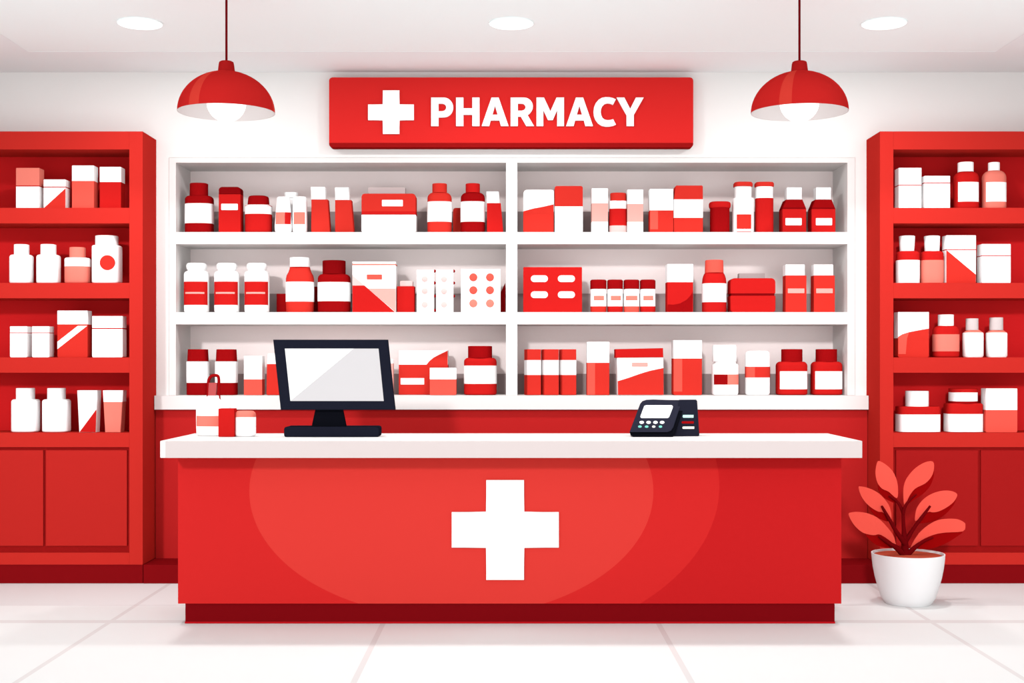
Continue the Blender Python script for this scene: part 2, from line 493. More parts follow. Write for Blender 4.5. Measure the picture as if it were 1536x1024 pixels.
softbottle('white soft bottle with pink and red label, left of the pair', 412.3, 438.2, 415, 434, 295.5, [('PK', 414.9, 428.3, 319.2, 337.1), ('R2', 428.5, 436.8, 319.2, 337.1)], 'ma', g1).done()
softbottle('white soft bottle with pink label, right of the pair', 439.0, 461, 438.5, 458.3, 295.5, [('PK', 442, 458.3, 319.2, 337.1)], 'ma', g1).done()
it = Item('squeeze_bottle', 'white capped bottle standing behind the pair of white soft bottles', 'bottle', g1, 'ma', 437, 0.08, 0.13, 0, 'round', 2.8); it.x = X(437, it.Dc)
it.lathe('body', 'W', bprof(14, 297, 347.4, 8, 5, 3)).lathe('cap', 'W', capprof(9.8, 289, 297, 0.6)).done()
def tube(label, cap, bt, bb, y0, ym, cb, grp, shelf='ma', back=0.0, depth=0.08, capc='W'):
    it = Item('cream_tube', label, 'tube', grp, shelf, (bb[0]+bb[1])/2, depth, back)
    yb = SHELF[shelf][2]
    it.box('body', cb, [(bb[1]-1.5, yb), (bb[0]+1.5, yb), (bb[0], yb-1.5), (bt[0], ym), (bt[1], ym), (bb[1], yb-1.5)])
    it.box('cap', capc, trap(cap[0], cap[1], y0, cap[2] if len(cap) > 2 else cap[0], cap[3] if len(cap) > 2 else cap[1], ym-.1), d=0.85)
    return it
tube('red flared tube with white cap beside the white soft bottles', (466.2, 487.2, 466.9, 488), (467, 491.5), (466.8, 494.8), 280.3, 299.2, 'R1', g1).done()
tube('red flared tube with white cap left of the red and white case', (502.4, 522.7, 502.8, 523.9), (502.6, 526.8), (502.6, 530.3), 281, 300, 'R1', g1).done()
carton('medicine_box', 'pale carton standing behind the red and white case, only its top showing', g1, 'ma', 552.3, 607.8, 281, 'GP', depth=0.08, back=0.16).done()
Item('first_aid_case', 'wide case, red above and white below, with small white label', 'case', g1, 'ma', 582.8, 0.13) \
    .box('base', 'W', rrect(542.2, 322, 623.4, 347.4, 0, 3)).box('lid', ['R1', 316.8, 'R2'], rrect(542.2, 290.4, 623.4, 321.9, 5, 0)) \
    .tag('W', rrect(573, 299.9, 604.3, 309.4, .8, .8)).done()
bottle('medicine_bottle', 'bright red bottle with big white label right of the red and white case', g1, 'ma', 641.2, 677.6, 289.3, 'R1', 'R1', 648.5, 670.5, 276, ('W', 303.6, 333.8), rt=9).done()
bottle('medicine_bottle', 'deep red bottle with bright red cap and big white label', g1, 'ma', 691.1, 727.5, 289.3, 'R3', 'R2', 698.4, 719.9, 276, ('W', 303.6, 333.8), rt=9).done()
it = Item('cream_tube', 'small red tube half hidden between the two red bottles with white labels', 'tube', g1, 'ma', 688, 0.05, 0.2)
it.box('cream_tube', 'R1', rrect(679.5, 311.8, 700, 347.4, 4, 2)).done()
tube('red flared tube with white cap beside the centre divider', (729.7, 748.0, 730.3, 749.4), (730.4, 751.2), (730.4, 754.9), 287.2, 304.7, 'R2', g1).done()

# ---- top row, right bay
carton('medicine_box', 'white box with red wave at its foot, leftmost in the top right bay', g2, 'ma', 785, 830.5, 284.7, ['W', 318, 'R1'], (6, 3), 2.5, 0.11,
       decals=[('R1', [(830.4, 320), (785.1, 320), (785.1, 316.8), (800, 312.8), (815, 310), (830.4, 306.5)])]).done()
carton('medicine_box', 'box with red top half and white lower half beside the wave box', g2, 'ma', 832.2, 874.2, 279, ['R1', 309.6, 'W'], 3, 2, 0.11).done()
for lb, a, b, y, m1_, m2_ in (('slim white carton with pale pink band, left of the small red bottle', 887.7, 911.9, 282.5, 304.8, 332.7), ('slim white carton with pale pink band, right of the small red bottle', 941, 964.7, 284.3, 305.8, 332.9)):
    carton('medicine_box', lb, g2, 'ma', a, b, y, ['W', m1_, 'LP', m2_, 'W'], depth=0.09).done()
bottle('medicine_bottle', 'small red bottle with white neck band between two slim pink-banded cartons', g2, 'ma', 913.6, 940.0, 302, None, 'R1', 915.3, 939.3, 290.1, None, rt=0.6, rb=1, bands=['W', 313.8, 'R2', 338.8, 'PP']).done()
carton('medicine_box', 'white over red box standing left of the taller red and white striped box', g2, 'ma', 974.7, 1009.9, 283.5, ['W', 315.5, 'R1'], 0.5, 2.5, 0.10, decals=[('CO', [(987, 343), (975.3, 343), (975.3, 316.2), (987, 316.2)])]).done()
carton('medicine_box', 'red box with broad white middle band in the top right bay', g2, 'ma', 1010.7, 1054.4, 278.2, ['R1', 299, 'W', 326.6, 'R1'], 1.5, 1.5, 0.12,
       outline=[(1053, 347.4), (1012, 347.4), (1010.7, 346), (1010.7, 299.5), (1013.5, 279.4), (1014.5, 278.2), (1053, 278.2), (1054.4, 279.6), (1054.4, 346)]).done()
it = Item('pill_jar', 'small dark red jar with overhanging lid on the top white shelf', 'jar', g2, 'ma', 1079.6, 0.12, 0, 0, 'round', 3); it.x = X(1079.6, it.Dc)
it.lathe('body', 'R3', bprof(14.2, 312, 347.4, 12, 1, 2)).lathe('lid', 'R2', [(15, 312.6), (16, 310), (16, 306), (15, 304), (13, 303.1)]).done()
it = Item('medicine_bottle', 'white bottle with flat red lid and red square label', 'bottle', g2, 'ma', 1114.4, 0.12, 0, 0, 'round', 3.2); it.x = X(1114.4, it.Dc)
it.lathe('body', 'W', [(14.5, 347.4), (15.8, 345), (15.8, 299.5), (15.2, 298), (12.2, 298), (12.4, 280.6)]).sleeve('R1', 322.9, 346.6, 1103.2, 1124.5) \
  .lathe('lid', 'R1', [(13.6, 280.5), (14, 279), (14, 276), (12.5, 274)]).done()
it = Item('medicine_bottle', 'tall red bottle with white neck and flat red lid', 'bottle', g2, 'ma', 1146.2, 0.11, 0, 0, 'round', 3.2); it.x = X(1146.2, it.Dc)
it.lathe('body', ['W', 298.2, 'R2'], [(12.6, 347.4), (13.2, 345.5), (13.2, 298.2), (12.6, 298), (12.6, 281)]) \
  .lathe('lid', 'R1', [(13.6, 280.8), (14.1, 279), (14.1, 276), (12.6, 274)]).done()
def milkcarton(label, cx, a):
    it = Item('syrup_bottle', label, 'bottle', g2, 'ma', cx, 0.12)
    it.box('body', ['R3', 311.2, 'R4', 313.6, 'R2'], [(cx+17, 347.4), (cx-17, 347.4), (cx-17.8, 346.4), (cx-17.8, 313), (cx-12.2, 299.3), (cx+12.2, 299.3), (cx+17.8, 313), (cx+17.8, 346.4)])
    it.box('cap', 'W', rrect(cx-11, 281.1, cx+11, 299.2, .5, 0), d=0.7)
    it.tag('W', rrect(a, 327.2, a+24.2, 337.8, 1, 1))
    return it.done()
milkcarton('deep red shouldered bottle with white cap, left of the pair at top right', 1191.6, 1178.2)
milkcarton('deep red shouldered bottle with white cap, rightmost on the top white shelf', 1235.4, 1223.8)

# ---- middle row, left bay
for i, (cx, lb) in enumerate(((295, 'white pill bottle with red label, leftmost of three alike on the middle shelf'), (340.3, 'white pill bottle with red label, middle of three alike'), (385.5, 'white pill bottle with red label, rightmost of three alike'))):
    it = Item('pill_bottle', lb, 'bottle', g3, 'mb', cx, 0.13, 0, 0, 'round', 2.8); it.x = X(cx, it.Dc)
    it.lathe('body', 'W', [(16.5, 467.6), (18.0, 466), (18.2, 460), (18.3, 412), (17.2, 408.6), (13, 406.2), (12, 405.2)])
    it.sleeve('R2', 423, 457.8, cx-16.9, cx+17.6).sleeve('LP', 438.7, 441.3, cx-13.7, cx+13.9, name='label_stripe', off=0.0024)
    it.lathe('cap', 'W', [(12.5, 405.4), (14.2, 404), (14.9, 401), (14.9, 398), (13.8, 395.8), (12, 394.9)], exp=2.4).done()
carton('medicine_box', 'low dark red box behind the bottle with tapered red shoulders', g3, 'mb', 414.9, 438, 440.4, 'R3', depth=0.08, back=0.2).done()
carton('medicine_box', 'dark red box glimpsed between the tapered bottle and the dark-capped jar', g3, 'mb', 462, 485, 430, 'R3', depth=0.08, back=0.2).done()
it = Item('medicine_bottle', 'bright red bottle with tapered shoulders, white cap and white label', 'bottle', g3, 'mb', 450, 0.14, 0, 0, 'round', 2.7); it.x = X(450, it.Dc)
it.lathe('body', 'R1', [(19, 467.6), (20.3, 465.5), (20.7, 452), (20.7, 418), (19.5, 413), (17.0, 408.5), (15.4, 404), (14.8, 400.5)]).sleeve('W', 423.3, 452.8).lathe('cap', 'W', capprof(14.9, 386.8, 400.4, .7), exp=2.4).done()
bottle('medicine_jar', 'wide deep red jar with dark cap and broad white label', g3, 'mb', 477.2, 525.5, 411.4, 'R3', 'R4', 484.1, 518.3, 391.2, ('W', 424, 452.4), rt=7, cat='jar', capname='lid').done()
carton('medicine_box', 'large white carton with red diagonal corner and coral tag', g3, 'mb', 528.6, 593.3, 392.3, ['W', 395.6, 'PK', 397.8, 'W'], 0.4, 0.4, 0.13,
       decals=[('LP', [(593.2, 467.3), (552, 432.6), (593.2, 432.6)]), ('PP', [(546.9, 428.2), (528.7, 428.2), (528.7, 412.5)]), ('R2', [(592.6, 467.5), (528.7, 467.5), (528.7, 428.3), (546.9, 428.3)])],
       tags=[('CO', rrect(550.3, 411.6, 573, 419.2, .8, .8), 'label')]).done()
Item('medicine_box', 'small red box with pale lid beside the large white diagonal carton', 'box', g3, 'mb', 608.5, 0.09, 0.05) \
    .box('carton', 'R2', rrect(595.4, 429.3, 621.7, 467.6, 0, .4)).box('lid', 'PP', rrect(600, 421, 619, 429.3, 2, 0), d=.8).done()
def blister(name, label, x0, x1, y0, dots, beads=()):
    it = Item(name, label, 'blister pack', g3, 'mb', (x0+x1)/2, 0.022)
    it.box('card', 'W', rrect(x0, y0, x1, 467.6, .3, .3), bev=0.001)
    for cx, cy, r, c in dots:
        bm = bmesh.new(); Df = it.D
        rr = r * Df / F
        prof = [(rr, 0), (rr*.92, .004), (rr*.6, .007), (rr*.15, .008)]
        add_lathe(bm, prof, 1, 2, 24)
        bmesh.ops.rotate(bm, verts=bm.verts[:], matrix=Matrix.Rotation(math.radians(90), 3, 'X'))
        bmesh.ops.translate(bm, verts=bm.verts[:], vec=(it.lx(cx, Df), -it.depth/2, it.z(cy, Df)))
        it.parts.append(('pill_pocket', bm, [M(c)], True, None))
    for cx, cy in beads:
        bm = bmesh.new(); Df = it.D
        bmesh.ops.create_uvsphere(bm, u_segments=12, v_segments=8, radius=2.3 * Df / F)
        bmesh.ops.translate(bm, verts=bm.verts[:], vec=(it.lx(cx, Df), 0, it.z(cy, Df)))
        it.parts.append(('capsule', bm, [M('R3')], True, None))
    return it.done()
bead = (406.5, 424.3, 444.0, 464.6)
blister('blister_pack', 'narrow white blister card with pale pink dots, left of two', 625.1, 650.9, 404.9, [(637.1, y, 4.6, 'PP') for y in (418.4, 436.5, 456.8)], [(651.6, y) for y in bead])
blister('blister_pack', 'narrow white blister card with pale pink dots, right of two', 654.5, 680.0, 404.9, [(666.1, y, 4.5, 'PP') for y in (418.6, 436.7, 456.8)], [(680.4, y) for y in bead[:3]])
blister('blister_pack', 'large white blister card with six coral dots', 691.6, 750.7, 403.7, [(x, y, 6.1, c) for x in (710, 735) for y, c in ((415.9, 'CO'), (435.2, 'CO'), (455, 'PK'))])
carton('medicine_box', 'dark red slanted packet behind the large blister card, against the divider', g3, 'mb', 745, 756.5, 424, 'R4', depth=0.06, back=0.12, outline=[(758, 467.6), (746, 467.6), (750, 440), (758, 424)]).done()

# ---- middle row, right bay
carton('medicine_box', 'large flat red box with four white pill shapes', g4, 'mb', 785, 873, 400.6, ['R2', 463.5, 'R2'], 1, 1, 0.10,
       tags=[('W', rrect(a, b, a+25.5, b+10.0, 4.9, 4.9), 'pill_emblem') for a in (796.3, 836.8) for b in (413, 437)]).done()
for (a, b, c0, c1, lb, bc_) in ((885.4, 909.6, 890.3, 905.1, 'small red-capped jar with coral tag, first from the left of four in a row', 'R1'), (910.9, 934.2, 915.6, 930.4, 'small red-capped jar with coral tag, second from the left of four in a row', 'R2'),
                           (935.4, 958.8, 938.2, 954.9, 'small red-capped jar with coral foot, third from the left of four in a row', 'CO'), (960.0, 983, 964.2, 978.6, 'small red-capped jar with coral tag, last on the right of four in a row', 'R2')):
    cx = (a+b)/2; it = Item('pill_jar', lb, 'jar', g4, 'mb', cx, 0.10, 0, 0, 'round', 3.2); it.x = X(cx, it.Dc); hw = (b-a)/2
    it.lathe('body', ['W', 459.5, bc_], [(hw-1.2, 467.6), (hw-.2, 466), (hw-.2, 434.5), (hw-1.5, 433.6)]).sleeve('PK', 444, 451, c0, c1)
    it.lathe('cap', 'R3', [(hw-.4, 433.6), (hw, 432.8), (hw, 421.2), (hw-1.5, 419.8)], exp=3.0).done()
carton('medicine_box', 'tall box, white above and red below, left of the coral-capped bottle', g4, 'mb', 1001.1, 1039.5, 396, ['W', 423.1, 'R2'], .3, 2, 0.12,
       decals=[('R3', [(1038.5, 467), (1003, 467), (1001.3, 465), (1001.3, 456.5), (1010, 457), (1020, 455), (1030, 449.5), (1036, 443), (1039.3, 437)])]).done()
it = Item('medicine_bottle', 'red bottle with coral cap and white label on the middle shelf', 'bottle', g4, 'mb', 1071.2, 0.13, 0, 0, 'round', 2.7); it.x = X(1071.2, it.Dc)
it.lathe('body', 'R2', [(17, 467.6), (18, 465.5), (18.1, 425.5), (17.3, 418), (15.6, 412.5), (13.6, 409)]).sleeve('W', 425.6, 453.6).lathe('cap', 'CO', capprof(13.8, 390.4, 409, 1, 13.3), exp=2.4).done()
carton('medicine_box', 'pale box mostly hidden behind the stacked red case', g4, 'mb', 1108.6, 1147.2, 410, 'GP', depth=0.06, back=0.2).done()
Item('first_aid_case', 'wide red case with rounded lid over a matching base', 'case', g4, 'mb', 1129.6, 0.14) \
    .box('base', 'R2', rrect(1096.2, 443.4, 1163.1, 467.6, 1, 4)).box('seam', 'R4', rrect(1097, 440, 1161.9, 443.5, 0, 0), d=.97).box('lid', 'R2', rrect(1096.2, 417.2, 1163.1, 440.1, 6, .8)).done()
for a, lb in ((1178.5, 'slim red box with white top and pink stripe, left of the pair'), (1221, 'slim red box with white top and pink stripe, right of the pair')):
    Item('medicine_box', lb, 'box', g4, 'mb', a+15.6, 0.10).box('carton', 'R1', rrect(a, 413.1, a+31.3, 467.6, .2, .6)).box('lid', 'W', rrect(a, 396.7, a+28.6, 413, .3, 0), d=.9) \
        .tag('LP', rrect(a+3.2, 432.7, a+28, 439.7, .3, .3), 'label_stripe').done()

# ---- bottom row, left bay
for a, lb in ((280.9, 'red bottle with dark cap and white band, leftmost on the bottom white shelf'), (323.7, 'red bottle with dark cap and white band, partly behind the hooked red handle')):
    cx = a + 16.1; it = Item('medicine_bottle', lb, 'bottle', g5, 'mc', cx, 0.12, 0, 0, 'round', 3.4); it.x = X(cx, it.Dc)
    it.lathe('body', 'R3', [(15.6, 592.9), (16, 592), (16.1, 542.0), (15.2, 541.8)]).sleeve('W', 542.1, 573.9)
    it.lathe('cap', 'R3', [(15.2, 541.8), (14.4, 526), (14.2, 523.9)], exp=3.2).done()
carton('medicine_box', 'small carton, white above and coral below, left of the monitor', g5, 'mc', 365.9, 393, 534, ['W', 568.8, 'CO'], .3, .4, 0.10).done()
tube('red tube with white cap partly hidden behind the monitor', (402, 421, 400.4, 423), (400.3, 423.4), (399.6, 424.5), 530.4, 546, 'R1', g5, 'mc').done()
carton('medicine_box', 'pale pink packet peeping out at the right edge of the monitor', g5, 'mc', 566, 589.5, 539, ['W', 545, 'LP'], .5, .5, 0.07, 0.05).done()
Item('medicine_box', 'wide box with a white swoosh and small white label, right of the monitor', 'box', g5, 'mc', 635, 0.11, 0.12) \
    .box('carton', ['W', 546.8, 'R1'], rrect(598.2, 525.6, 671.8, 592.9, .2, .3), decals=[('R1', [(671.6, 550), (640, 550), (640, 546.6), (644, 541.5), (650, 536.5), (660, 531.2), (671.6, 525.8)])]) \
    .tag('W', rrect(601, 567, 636.3, 576.6, .3, .3)).done()
carton('medicine_box', 'small box with white top and coral base in front of the swoosh box', g5, 'mc', 644.7, 684.3, 551.6, ['W', 568.8, 'CO'], .3, 2, 0.08, 0).done()
bottle('medicine_jar', 'large red jar with dark red cap and white label, bottom shelf by the divider', g5, 'mc', 696, 745, 536.6, 'R2', 'R3', 702, 738.2, 519, ('W', 548.3, 575.3), rt=6, cat='jar', capname='lid').done()

# ---- bottom row, right bay
for a, b, lb in ((788.4, 809.6, 'red and white striped carton, left of three side by side'), (814.0, 836.4, 'red and white striped carton, middle of three side by side'), (841.0, 862.6, 'red and white striped carton, right of three side by side')):
    it = Item('medicine_box', lb, 'box', g6, 'mc', (a+b)/2, 0.10, 0.0, 0.2)
    it.box('medicine_box', ['R1', 540, 'W', 562.3, 'R1'], rrect(a, 523.8, b, 592.9, .2, .2)); it.done()
carton('medicine_box', 'tall carton, white above and red below, beside the striped cartons', g6, 'mc', 880.6, 914, 512.8, ['W', 544, 'R1'], .2, .2, 0.10, decals=[('CO', [(892.5, 592.4), (880.8, 592.4), (880.8, 544.2), (892.5, 544.2)])]).done()
Item('medicine_box', 'box with red lid, pink tag and slanting red foot above the card terminal', 'box', g6, 'mc', 960, 0.12) \
    .box('carton', 'W', trap(925.5, 995, 536, 926.8, 995.6, 592.9), decals=[('R1', [(995.4, 592.6), (926.9, 592.6), (926.6, 571.6), (943, 566.5), (960, 560.5), (975, 556), (995.1, 551.8)])]) \
    .box('lid', 'R2', [(995, 536), (923.3, 536.6), (923.3, 523.6), (994.6, 522)], d=1.06) \
    .tag('LP', rrect(947.9, 543.8, 971.6, 549.7, .2, .2)).done()
carton('medicine_box', 'tall wide carton, white above and red below, above the card terminal', g6, 'mc', 1010.3, 1052.9, 510.2, ['W', 537.6, 'R1'], .3, 2, 0.12, decals=[('CO', [(1023.3, 587.5), (1010.5, 587.5), (1010.5, 537.9), (1023.3, 537.9)])]).done()
it = Item('pill_bottle', 'white pill bottle with separate lid and two-tone red stripe', 'bottle', g6, 'mc', 1087.4, 0.13, 0, 0, 'round', 3.2); it.x = X(1087.4, it.Dc)
it.lathe('body', 'W', [(18.3, 592.9), (19.5, 590), (19.6, 548), (18.6, 546), (16, 545.4), (16, 542)]).sleeve('R3', 561.4, 576.6, 1069.6, 1089).sleeve('PK', 561.4, 576.6, 1089.1, 1106.6) \
  .lathe('cap', 'W', [(17.6, 542.2), (18, 541.4), (17.8, 519.5), (16.8, 517.6)], exp=3.0, cx=1086.4).done()
it = Item('pill_bottle', 'white rounded pill bottle with red band on the bottom shelf', 'bottle', g6, 'mc', 1136.2, 0.12, 0, 0, 'round', 3.2); it.x = X(1136.2, it.Dc)
it.lathe('body', 'W', [(16.5, 592.9), (18, 590), (18.1, 533), (17.6, 529.5), (15, 526.8), (12, 526.1)]).sleeve('R1', 550, 566).sleeve('CO', 550.2, 565.8, 1118.4, 1130, name='label_patch', off=0.0022).done()
for a, b, c, d, lb in ((1164.4, 1209.9, 1172.2, 1203.2, 'red bottle with dark cap and square label, left of the pair by the right cabinet'), (1217, 1262.2, 1223.9, 1255, 'red bottle with dark cap and square white label, rightmost on bottom white shelf')):
    bottle('medicine_bottle', lb, g6, 'mc', a, b, 542.3, 'R2', 'R3', c, d, 523.7, ('W', 556.7, 583.4), rt=6.5, labx=(a+3, b-1.8), exp=3.2).done()

# ---- left cabinet
h1 = 'products on the top shelf of the left cabinet'; h2 = 'products on the second shelf of the left cabinet'
h3 = 'products on the third shelf of the left cabinet'; h4 = 'products on the lowest shelf of the left cabinet'
def ln(x0, x1, y0, y1, c='R2'): return (c, [(x1, y1), (x0, y1), (x0, y0), (x1, y0)])
carton('medicine_box', 'box with pink top and white base, leftmost on the left cabinet top shelf', h1, 'sa', 24.1, 58.9, 251.9, ['PK', 278.2, 'R2', 279.8, 'W']).done()
carton('medicine_box', 'short white box with red triangle on the left cabinet top shelf', h1, 'sa', 65.5, 98.3, 269.2, ['W', 279.8, 'R2', 281.3, 'W'], decals=[('R1', [(98.2, 311.4), (66, 311.4), (66, 310.6), (98.2, 282.6)])]).done()
carton('medicine_box', 'tall box with white top and coral lower part on the left cabinet top shelf', h1, 'sa', 108, 140.7, 248.3, ['W', 271.4, 'CO']).done()
carton('medicine_box', 'tall box, white over deep red, rightmost on the left cabinet top shelf', h1, 'sa', 149.6, 181.4, 250.4, ['W', 273, 'R2']).done()
bottle('pill_bottle', 'plain white bottle, leftmost on the second shelf of the left cabinet', h2, 'sb', 15.7, 49, 382.4, 'W', 'W', 21.8, 43.2, 366.9, None, rt=4, exp=3).done()
bottle('pill_bottle', 'plain white bottle next to the small pink bottle in the left cabinet', h2, 'sb', 56.1, 89.9, 382.4, 'W', 'W', 61.7, 83.8, 366.9, None, rt=4, exp=3).done()
bottle('medicine_bottle', 'small pink bottle with white shoulder band in the left cabinet', h2, 'sb', 98.3, 134.9, 387, None, 'PK', 104.9, 127.8, 371.3, None, rt=3, exp=3, bands=['W', 400.2, 'PK']).done()
it = bottle('pill_bottle', 'big white bottle with a round red dot in the left cabinet', h2, 'sb', 140, 181.6, 368.6, 'W', 'W', 144, 177, 354.2, None, rt=2.5, exp=4)
# round red emblem on its front
bm = bmesh.new(); Df = it.Dc - it.depth/2
add_prism(bm, [(it.lx(161 + 11.3*math.cos(t*math.pi/16), Df), it.z(393.9 + 11.3*math.sin(t*math.pi/16), Df)) for t in range(32)], -it.depth/2 - 0.002, -it.depth/2 + 0.012)
it.parts.append(('dot_emblem', bm, [M('R1')], False, None)); it.done()
for a, b, lb in ((15, 40.9, 'small white box with thin red line, leftmost on the left cabinet third shelf'), (48, 73.9, 'small white box with thin red line beside the red and white striped packet')):
    carton('medicine_box', lb, h3, 'sc', a, b, 489.4, ['W', 498.5, 'R1', 499.7, 'W']).done()
carton('medicine_box', 'tall red packet with white top and white diagonal stripe in the left cabinet', h3, 'sc', 86.1, 131.3, 465.8, ['W', 486.4, 'R1'], decals=[('W', [(86.2, 523.5), (86.2, 512.5), (116.8, 488.6), (130.9, 488.6)])]).done()
carton('medicine_box', 'wide white box with red line, rightmost on the third shelf of the left cabinet', h3, 'sc', 138.2, 183.9, 474, ['W', 491.7, 'R2', 493.5, 'W']).done()
bottle('pill_bottle', 'large plain white bottle, leftmost on the lowest shelf of the left cabinet', h4, 'sd', 18.8, 58.7, 598.7, 'W', 'W', 25.1, 51.6, 581.9, None, rt=4, exp=3).done()
bottle('pill_bottle', 'large plain white bottle beside the flared white cup in the left cabinet', h4, 'sd', 65, 104.9, 598.7, 'W', 'W', 71.9, 97.8, 581.9, None, rt=4, exp=3).done()
Item('cream_tube', 'flared white tube with red triangle on the lowest shelf of the left cabinet', 'tube', h4, 'sd', 130.8, 0.09) \
    .box('cream_tube', 'W', trap(115.8, 145.8, 585.5, 118.9, 143.3, 649), decals=[('R2', [(143.4, 648.7), (119.2, 648.7), (144.4, 614), (144.6, 617)])]).done()
Item('cream_tube', 'flared pink tube with white top on the lowest shelf of the left cabinet', 'tube', h4, 'sd', 169.2, 0.09) \
    .box('cream_tube', ['W', 602.7, 'PK'], trap(154.2, 184.4, 585.5, 157.7, 180.6, 649)).done()

# ---- right cabinet
k1 = 'products on the top shelf of the right cabinet'; k2 = 'products on the second shelf of the right cabinet'
k3 = 'products on the third shelf of the right cabinet'; k4 = 'products on the lowest shelf of the right cabinet'
carton('medicine_box', 'tall white box with thin red line, leftmost on the right cabinet top shelf', k1, 'sa', 1348.1, 1382.2, 251.8, ['W', 277.2, 'R2', 278.6, 'W']).done()
carton('medicine_box', 'shorter white box with thin red line on the right cabinet top shelf', k1, 'sa', 1386.5, 1425.1, 263.8, ['W', 273.6, 'R2', 275.0, 'W']).done()
bottle('medicine_bottle', 'red bottle with white cap and square white label in the right cabinet', k1, 'sa', 1431.2, 1467, 258, 'R2', 'W', 1437.2, 1459.6, 244, ('W', 274.7, 303.4), rt=10, labx=(1433.9, 1464.4)).done()
bottle('medicine_bottle', 'pink bottle with white cap and square white label in the right cabinet', k1, 'sa', 1474, 1508, 256.2, 'PK', 'W', 1482.7, 1499, 244, ('W', 274.7, 303.4), rt=11, labx=(1476, 1506.3)).done()
bottle('medicine_bottle', 'red-shouldered bottle with white lower half, leftmost on the right cabinet second shelf', k2, 'sb', 1344.8, 1378.4, 377, 'R2', 'W', 1350.2, 1370.6, 354.2, ('W', 390.8, 423.4), rt=5, captaper=11.6, rb=1.5).done()
bottle('medicine_bottle', 'red-shouldered bottle with pink lower half beside the diagonal box', k2, 'sb', 1381.6, 1414.3, 377, 'R2', 'W', 1387.6, 1408.4, 354.2, ('PK', 390.8, 423.4), rt=5, captaper=11.4, rb=1.5).done()
carton('medicine_box', 'tall white packet with red diagonal lower half in the right cabinet', k2, 'sb', 1419.8, 1463.9, 352.9, ['W', 373.6, 'R2', 375.1, 'W'], decals=[('R1', [(1463.7, 423.7), (1419.6, 423.7), (1419.6, 375.3), (1420, 375.3), (1463.7, 411.8)])]).done()
carton('medicine_box', 'white box with thin red line, rightmost on the right cabinet second shelf', k2, 'sb', 1472.8, 1516, 366, ['W', 383, 'R2', 384.3, 'W']).done()
carton('medicine_box', 'wide box, white above a red curve, leftmost on the right cabinet third shelf', k3, 'sc', 1347, 1393.3, 468, ['W', 507, 'R1'], .3, 2.5,
       decals=[('R1', [(1393.2, 508), (1347.1, 508), (1347.1, 505.4), (1353, 501.5), (1363, 498.3), (1378, 495.3), (1393.2, 492.7)]), ('CO', [(1358.5, 531), (1347.4, 531), (1347.4, 505.6), (1353, 501.7), (1363.5, 498.4), (1360.5, 507)])]).done()
bottle('medicine_bottle', 'dark red bottle with white cap and pink label on the third shelf, right cabinet', k3, 'sc', 1400, 1437.5, 488.6, 'R2', 'W', 1407.5, 1429.9, 471.9, ('PK', 501.6, 527), rt=8).done()
for a, b, c, d, y, lb in ((1445, 1474, 1449.2, 1467, 477.7, 'small white bottle with pink shoulders next to the pink-labelled bottle'), (1480, 1509.6, 1484.7, 1504, 476.3, 'small white bottle with pink shoulders, rightmost on the right cabinet third shelf')):
    cx = (a+b)/2; it = Item('dropper_bottle', lb, 'bottle', k3, 'sc', cx, 0.10, 0, 0, 'round', 3.0); it.x = X(cx, it.Dc); hw = (b-a)/2
    it.lathe('body', ['PK', 499, 'W'], [(hw-1.5, 535.8), (hw, 533.5), (hw, 500.5), (hw-.6, 499), (hw-6, 494.7)])
    it.lathe('cap', 'GP', capprof((d-c)/2, y, 494.8, .5), exp=2.3, cx=(c+d)/2).done()
it = bottle('ointment_jar', 'wide low jar with white cap, leftmost on the right cabinet lowest shelf', k4, 'sd', 1345.6, 1407.3, 609.2, 'R2', 'W', 1358.8, 1392, 586.1, ('W', 620.9, 648.4), rt=1.5, rb=1, cat='jar', exp=4.5).done()
bottle('ointment_jar', 'low jar with red and white lid, middle of the right cabinet lowest shelf', k4, 'sd', 1418.2, 1471.3, 604.4, 'R2', None, 1424, 1465, 582.3, ('W', 620.2, 648.4), rt=3, rb=1, cat='jar', exp=4, capbands=['R2', 588.2, 'W', 601.4, 'R3'], capname='lid').done()
carton('medicine_box', 'large box, white above and coral below, rightmost on the right cabinet lowest shelf', k4, 'sd', 1478.9, 1525.9, 582.6, ['W', 614.8, 'CO']).done()

